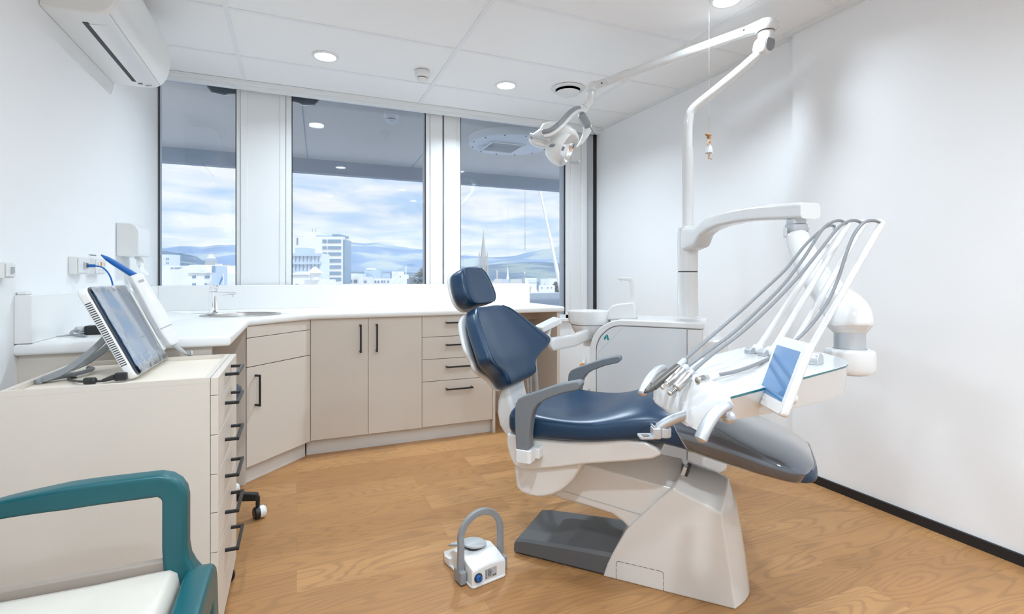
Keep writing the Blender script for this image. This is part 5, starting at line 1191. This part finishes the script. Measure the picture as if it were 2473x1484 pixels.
# left window
t = bld('large white gabled building with two window rows, left window', 412, 511, 659.5, 80, 18, 'bw', rows([(418, 447), (465, 473), (495, 506)], [(666.5, 672), (684.5, 690.5)]), roof=([(412, 659.5), (462, 640), (494, 640), (511, 659.5)], 'bw'))
t = bld('pale office corner with paired windows at the left window edge', 380, 408, 615, 140, 12, 'wpale', [(402, 403.5, 623, 628), (406, 407.5, 623, 628), (402, 403.5, 634, 638), (406, 407.5, 634, 638)])
bld('white flat roofed block in front of the left hill', 396, 458, 642, 120, 12, 'bw', rows([(413, 419), (422, 434), (436, 453)], [(646.5, 649.5)]))
bld('bright white gable end at the left window edge', 384, 413, 652, 60, 8, 'bw')
t = thing('clock_tower', 'pale domed clock tower rising behind the white gabled building', 'clock tower', tuple(Dp(504.5, HZ, 200).xy) + (-16,), -TH)
g = fbox(G(), 495, 514.5, 635, yg(200), 200, 0, 3.2).mk('shaft', M['stone'], t)
rings = []
for y, h_ in ((635, 9.5), (628, 8.6), (624.2, 7)): rings.append([fpt(504.5 + h_ * a, y, 200, 1.6 + h_ * b * 200 / F) for a, b in ((-1, -1), (1, -1), (1, 1), (-1, 1))])
G().loft(rings).mk('mansard', M['stoned'], t); fbox(G(), 498, 511, 621, 624.2, 200, .5, 2.7).mk('balcony', M['bw'], t)
fbox(G(), 500.5, 509, 614, 621, 200, .9, 2.3).mk('lantern', M['bw'], t)
G().lathe([(.80, 0), (.72, .35), (.45, .75), (.12, 1.0), (.0, 1.05)], Matrix.Translation(fpt(504.8, 614, 200, 1.6)), 16).mk('dome', M['stoned'], t, smooth=True)
G().tube([fpt(504.8, 609, 200, 1.6), fpt(504.8, 598, 200, 1.6)], .07, 6).mk('finial', M['stone'], t)
bld('grey blue building with dark top box beside the gabled building', 511, 521, 642, 78, 8, 'bb', [(512.5, 520, 643, 657)])
t = bld('white columned building with dark windows behind the flag pole', 522, 537, 639, 95, 8, 'stone', [(525, 527, 664, 671), (530, 532, 664, 671), (524, 527, 680, 688), (529, 531, 680, 688)])
for x in (523, 527.5, 532, 535): fbox(G(), x, x + 2.2, 638, 662, 95, -.5, 0).mk('pilaster', M['bw'], t)
t = thing('flag_pole', 'white flag pole with a blue flag at the left window', 'flag pole', tuple(fpt(539, yg(60), 60)))
G().tube([fpt(539, yg(60), 60), fpt(539, 662, 60)], .05, 8).mk('pole', M['bw'], t)
G().prism([(538.8, 664), (533, 674), (528, 689), (530.5, 690), (536, 678), (538.8, 673)], 0, .03, lambda a, b, q: fpt(a, b, 60, q)).mk('flag', M['ethblue'], t)
bld('stepped white terrace building at the right of the left window', 553, 575, 658, 150, 10, 'bw', [(558, 573, 663, 666)])
bld('upper white terrace block at the right of the left window', 559, 575, 642, 190, 10, 'bw', [(563, 574, 654, 657)])
bld('grey low block left of the terrace buildings', 538, 552, 653, 170, 10, 'bb')
bld('white roofed shed under the terrace buildings', 541, 575, 668, 110, 10, 'bw')
# right window: church and roofs
t = thing('church', 'pale stone church with a tall pointed spire behind the headrest', 'church', tuple(Dp(1166, HZ, 220).xy) + (-16,), -TH)
fbox(G(), 1156, 1178, 622, yg(220), 220, 0, 4.0).mk('tower', M['stone'], t)
def spire(D, px, yb, yt, hw, par, mat='stone'):
    c = fpt(px, yb, D, hw * D / F); top = fpt(px, yt, D, hw * D / F); r_ = hw * D / F
    rings = [[c + rv * (r_ * math.cos(q)) + fv * (r_ * math.sin(q)) for q in [2 * PI * (i + .5) / 8 for i in range(8)]], [top + rv * (.05 * math.cos(q)) + fv * (.05 * math.sin(q)) for q in [2 * PI * (i + .5) / 8 for i in range(8)]]]
    return G().loft(rings).mk('spire', M[mat], par)
spire(220, 1167, 622, 555, 7.5, t)
for x in (1157, 1177): spire(220, x, 622, 607, 2.2, t)
for x0, x1 in ((1160.5, 1163.5), (1169, 1171.5)): fbox(G(), x0, x1, 622, 645, 220, -.15, .1).mk('louvre', M['stoned'], t)
for x in (1156, 1167, 1178): fbox(G(), x - 1.5, x + 1.5, 640, yg(220), 220, -.8, .0).mk('buttress', M['stone'], t)
def gable(label, px0, px1, yt, yb, D, matr, inset=10):
    t = bld(label, px0 + 1, px1 - 1, yb, D, 10, 'stone')
    G().loft([[fpt(px0, yb, D, -.5), fpt(px1, yb, D, -.5), fpt(px1, yb, D, 10), fpt(px0, yb, D, 10)], [fpt(px0 + inset, yt, D, 4), fpt(px1 - inset, yt, D, 4), fpt(px1 - inset, yt, D, 5.5), fpt(px0 + inset, yt, D, 5.5)]]).mk('roof', M[matr], t)
    return t
t = gable('pale hipped roof building right of the headrest', 1184, 1220, 674, 692, 110, 'stone')
G().tube([fpt(1199, 676, 110, 4), fpt(1199, 653, 110, 4)], .12, 8).mk('chimney', M['tan'], t)
gable('blue grey steep roof next to the pale hipped roof', 1205, 1233, 675, 692, 125, 'stoned', 6)
gable('long pale roof below the crane hook', 1228, 1264, 675, 692, 115, 'stone', 5)
t = thing('steeple', 'slim white church steeple among the roofs of the right window', 'steeple', tuple(fpt(1226, yg(180), 180)))
fbox(G(), 1223, 1229.5, 670, yg(180), 180, 0, 1.5).mk('tower', M['bw'], t); spire(180, 1226.2, 670, 645, 3, t, 'bw')
t = thing('steeple', 'pale obelisk spire left of the pair above the parapet', 'steeple', tuple(fpt(1302.5, yg(90), 90)))
fbox(G(), 1299.5, 1305.5, 698, yg(90), 90, 0, .5).mk('shaft', M['stone'], t); spire(90, 1302.5, 698, 681, 3, t, 'stone')
t = thing('steeple', 'pale obelisk spire right of the pair above the parapet', 'steeple', tuple(fpt(1316, yg(90), 90)))
fbox(G(), 1313, 1319, 699, yg(90), 90, 0, .5).mk('shaft', M['stone'], t); spire(90, 1316, 699, 683, 3, t, 'stone')
t = thing('lamp_standard', 'thin post with a gold ball in front of the distant roofs', 'lamp post', tuple(fpt(1267, yg(150), 150)))
G().tube([fpt(1267, yg(150), 150), fpt(1267, 660, 150)], .12, 8).mk('post', M['stone'], t); G().ball(fpt(1267, 659, 150), .28).mk('ball', M['tan'], t, smooth=True)
bld('white and blue block right of the gold ball post', 1267, 1296, 672, 240, 16, 'bw', [(1278, 1295, 675, 683)], 'wpale')
bld('pale wide block beyond the crane boom', 1306, 1323, 674, 300, 16, 'wpale')
bld('white wide block behind the crane boom', 1324, 1352, 673, 310, 16, 'bw')
bld('white tower with openings at the right edge of the right window', 1360, 1372, 655, 260, 8, 'bw', [(1362, 1365, 668, 676)])
bld('white low houses above the parapet', 1302, 1340, 690, 80, 4, 'bw', rows([(1308, 1310), (1322, 1324), (1331, 1333)], [(694, 697)]))
gable('tan tent shaped roof above the parapet', 1281, 1300, 693, 707, 70, 'tan', 6)
# crane
t = thing('crane', 'white telescopic crane boom rising behind the rooftops', 'crane', tuple(fpt(1353, yg(85), 85)))
DCr = 85
for (x0, y0, x1, y1, w_) in ((1363, 748, 1342.5, 640, 5.2), (1342.5, 640, 1326, 562, 4.3), (1326, 562, 1302, 452, 3.2)):
    a, b = fpt(x0, y0, DCr), fpt(x1, y1, DCr); kk = DCr / F
    G().tube([a, a.lerp(b, .97), b], [w_ * kk * .95, w_ * kk * .92, w_ * kk * 1.1], 4, round_end=False, square=False).mk('boom_section', M['bw'], t)
G().tube([fpt(1353, yg(85), 85), fpt(1363, 748, 85)], 1.2, 8).mk('turntable', M['bw'], t)
G().tube([fpt(1268, 440, DCr), fpt(1268, 563, DCr)], .035, 5).mk('hoist_rope', M['stone'], t); G().tube([fpt(1268, 563, DCr), fpt(1268, 605, DCr)], .07, 6).mk('hook_block', M['stoned'], t)
G().tube([fpt(1302, 452, DCr), fpt(1268, 440, DCr)], .05, 5).mk('jib_line', M['stone'], t)
# trees
def tree(label, px, yt, hw, D, seedv, name='conifer_tree', cat='tree'):
    rnd_ = random.Random(seedv); p = fpt(px, yg(D), D); t = thing(name, label, cat, tuple(p)); H = CAMH + (HZ - yt) * D / F + 16; kk = D / F
    G().tube([p, p + Vector((0, 0, H))], [.35, .06], 8).mk('trunk', M['stoned'], t)
    g = G()
    for _ in range(1000):
        f = rnd_.random() * (.26 if rnd_.random() < .8 else 1); z = H * (1 - f * .85); r0 = hw * kk * min(1, f / .15 + .04); a = rnd_.random() * 2 * PI; r1 = r0 * math.sqrt(rnd_.random())
        q = p + Vector((r1 * math.cos(a), r1 * math.sin(a), z)); s = (.25 + .5 * rnd_.random()) * kk * 8.5
        d_ = Vector((math.cos(a), math.sin(a), .35)) * s
        e_ = Vector((-math.sin(a), math.cos(a), 0)) * s * .45
        g.add([q - d_ - e_ * .3, q - e_, q + d_, q + e_, q + Vector((0, 0, s * .35)), q - Vector((0, 0, s * .2))], [(0, 1, 4), (1, 2, 4), (2, 3, 4), (3, 0, 4), (1, 0, 5), (2, 1, 5), (3, 2, 5), (0, 3, 5)])
    g.mk('foliage', M['tree'], t)
tree('dark spreading conifer at the right of the middle window', 1029, 641, 46, 70, 3)
tree('grey green tree behind the crane boom at the right window', 1345, 682, 20, 95, 5)
tree('small tree at the right edge of the right window', 1368, 680, 14, 110, 9)
# hills
def hill(name, pts, D0, D1, mat, amp, seedv, zlow=-16):
    from mathutils import noise
    px = [p[0] for p in pts]; xs = [px[0] + (px[-1] - px[0]) * i / 90 for i in range(91)]; V = []; nr = 12
    for j in range(nr + 1):
        f = j / nr; D = D0 + (D1 - D0) * min(1, f * 1.2) if f <= .84 else D1 + (f - .84) * (D1 - D0)
        for x in xs:
            yt = lerp(pts, x); ztop = CAMH + (HZ - yt) * D1 / F
            h = zlow + (ztop - zlow) * (min(1, f / .84) ** .9 if f <= .84 else 1 - (f - .84) * 3)
            q = Dp(x, HZ, D); n_ = noise.noise(Vector((q.x * .006, q.y * .006, seedv))) * amp * (1 if .05 < f < .8 else .3) + noise.noise(Vector((q.x * .05, q.y * .05, seedv))) * amp * .12
            V.append(Vector((q.x, q.y, h + n_)))
    n = len(xs); Fq = [(j * n + i, j * n + i + 1, (j + 1) * n + i + 1, (j + 1) * n + i) for j in range(nr) for i in range(n - 1)]
    return struct(mk(name, V, Fq, M[mat], smooth=True, angle=180))
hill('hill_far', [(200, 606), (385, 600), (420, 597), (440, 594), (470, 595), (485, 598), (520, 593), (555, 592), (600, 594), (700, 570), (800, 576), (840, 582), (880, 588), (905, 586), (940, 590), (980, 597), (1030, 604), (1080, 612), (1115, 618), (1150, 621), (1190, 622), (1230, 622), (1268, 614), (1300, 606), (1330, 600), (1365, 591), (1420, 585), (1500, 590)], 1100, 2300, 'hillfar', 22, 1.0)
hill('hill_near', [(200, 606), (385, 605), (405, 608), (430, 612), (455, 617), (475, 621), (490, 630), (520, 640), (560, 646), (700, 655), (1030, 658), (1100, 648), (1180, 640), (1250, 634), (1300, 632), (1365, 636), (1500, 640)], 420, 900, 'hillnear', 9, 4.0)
# ================================================================== sky, sun, camera
w = bpy.data.worlds.new('sky'); SC.world = w; w.use_nodes = True; nt = w.node_tree; nt.nodes.clear(); N = nt.nodes.new; L = nt.links.new
out = N('ShaderNodeOutputWorld'); bg = N('ShaderNodeBackground'); tc = N('ShaderNodeTexCoord')
sep = N('ShaderNodeSeparateXYZ'); L(tc.outputs['Generated'], sep.inputs[0])
cr = N('ShaderNodeValToRGB'); e = cr.color_ramp.elements
e[0].position = .0; e[0].color = (.74, .84, .94, 1); e[1].position = 1; e[1].color = (.30, .50, .84, 1); q = e.new(.12); q.color = (.52, .70, .92, 1); q = e.new(.30); q.color = (.42, .63, .92, 1)
L(sep.outputs['Z'], cr.inputs[0])
# clouds on a flat layer: project the direction on a plane overhead so they flatten towards the horizon
zz = N('ShaderNodeMath'); zz.operation = 'ADD'; zz.inputs[1].default_value = .10; L(sep.outputs['Z'], zz.inputs[0])
dv = N('ShaderNodeVectorMath'); dv.operation = 'DIVIDE'; cb_ = N('ShaderNodeCombineXYZ'); L(zz.outputs[0], cb_.inputs[0]); L(zz.outputs[0], cb_.inputs[1]); cb_.inputs[2].default_value = 1
L(tc.outputs['Generated'], dv.inputs[0]); L(cb_.outputs[0], dv.inputs[1])
n1 = N('ShaderNodeTexNoise'); n1.inputs['Scale'].default_value = 1.9; n1.inputs['Detail'].default_value = 7; n1.inputs['Roughness'].default_value = .55; n1.inputs['Distortion'].default_value = .4; L(dv.outputs[0], n1.inputs['Vector'])
mr = N('ShaderNodeMapRange'); mr.inputs[1].default_value = .36; mr.inputs[2].default_value = .62; L(n1.outputs['Fac'], mr.inputs[0])
mx = N('ShaderNodeMix'); mx.data_type = 'RGBA'; L(mr.outputs[0], mx.inputs[0]); L(cr.outputs[0], mx.inputs[6]); mx.inputs[7].default_value = (.96, .96, .95, 1)
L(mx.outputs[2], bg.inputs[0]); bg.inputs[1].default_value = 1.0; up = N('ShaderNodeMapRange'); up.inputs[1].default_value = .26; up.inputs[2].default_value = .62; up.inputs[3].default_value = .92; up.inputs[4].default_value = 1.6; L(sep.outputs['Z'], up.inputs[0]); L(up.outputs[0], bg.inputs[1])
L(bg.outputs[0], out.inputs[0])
sun = bpy.data.lights.new('sun', 'SUN'); sun.energy = 2.1; sun.angle = R(1); sun.color = (1, .96, .9)
so_ = bpy.data.objects.new('sun', sun); COL.objects.link(so_); so_.rotation_euler = (R(38), 0, R(20))
cam = bpy.data.cameras.new('camera'); cam.sensor_width = 36; cam.lens = F / 2473 * 36; cam.shift_y = (HZ - 742) / 2473; cam.clip_start = .05; cam.clip_end = 9000
co = bpy.data.objects.new('camera', cam); COL.objects.link(co); co.location = EYE; co.rotation_euler = (PI / 2, 0, -TH); SC.camera = co
SC.view_settings.view_transform = 'Standard'; SC.view_settings.look = 'None'; SC.view_settings.gamma = 1; SC.view_settings.use_curve_mapping = False; SC.view_settings.exposure = 0.43
SC.cycles.max_bounces = 10; SC.cycles.diffuse_bounces = 5; SC.cycles.glossy_bounces = 4; SC.cycles.transparent_max_bounces = 16; SC.cycles.sample_clamp_indirect = 6
SC.cycles.use_denoising = True; SC.cycles.use_adaptive_sampling = True; SC.cycles.adaptive_threshold = .08

PARTLAB = {'tip_sleeve': 'pointed blue tip sleeve', 'neon_switch': 'small orange switch', 'chain_knob': 'round blue knob', 'leg_cover': 'clear plastic cover over the leg rest', 'floor_plate': 'dark grey floor plate',
           'armrest': 'grey curved armrest', 'logo_mark': 'small teal mark', 'valve_tip': 'small orange tip', 'front_frame': 'teal front leg frame', 'seat_cushion': None, 'treadle': 'grey ribbed treadle', 'handle_loop': 'grey loop handle', 'glass_edge': 'green glass edge', 'reflector': 'mirror reflector'}
for o in bpy.data.objects:
    k = o.name.split('.')[0]
    if o.parent is not None and PARTLAB.get(k): o['label'] = PARTLAB[k]
for o in bpy.data.objects:
    if o.name.split('.')[0] == 'seat_cushion': o['label'] = 'cream seat cushion' if o.parent.name == 'armchair' else 'navy blue seat and leg cushion'
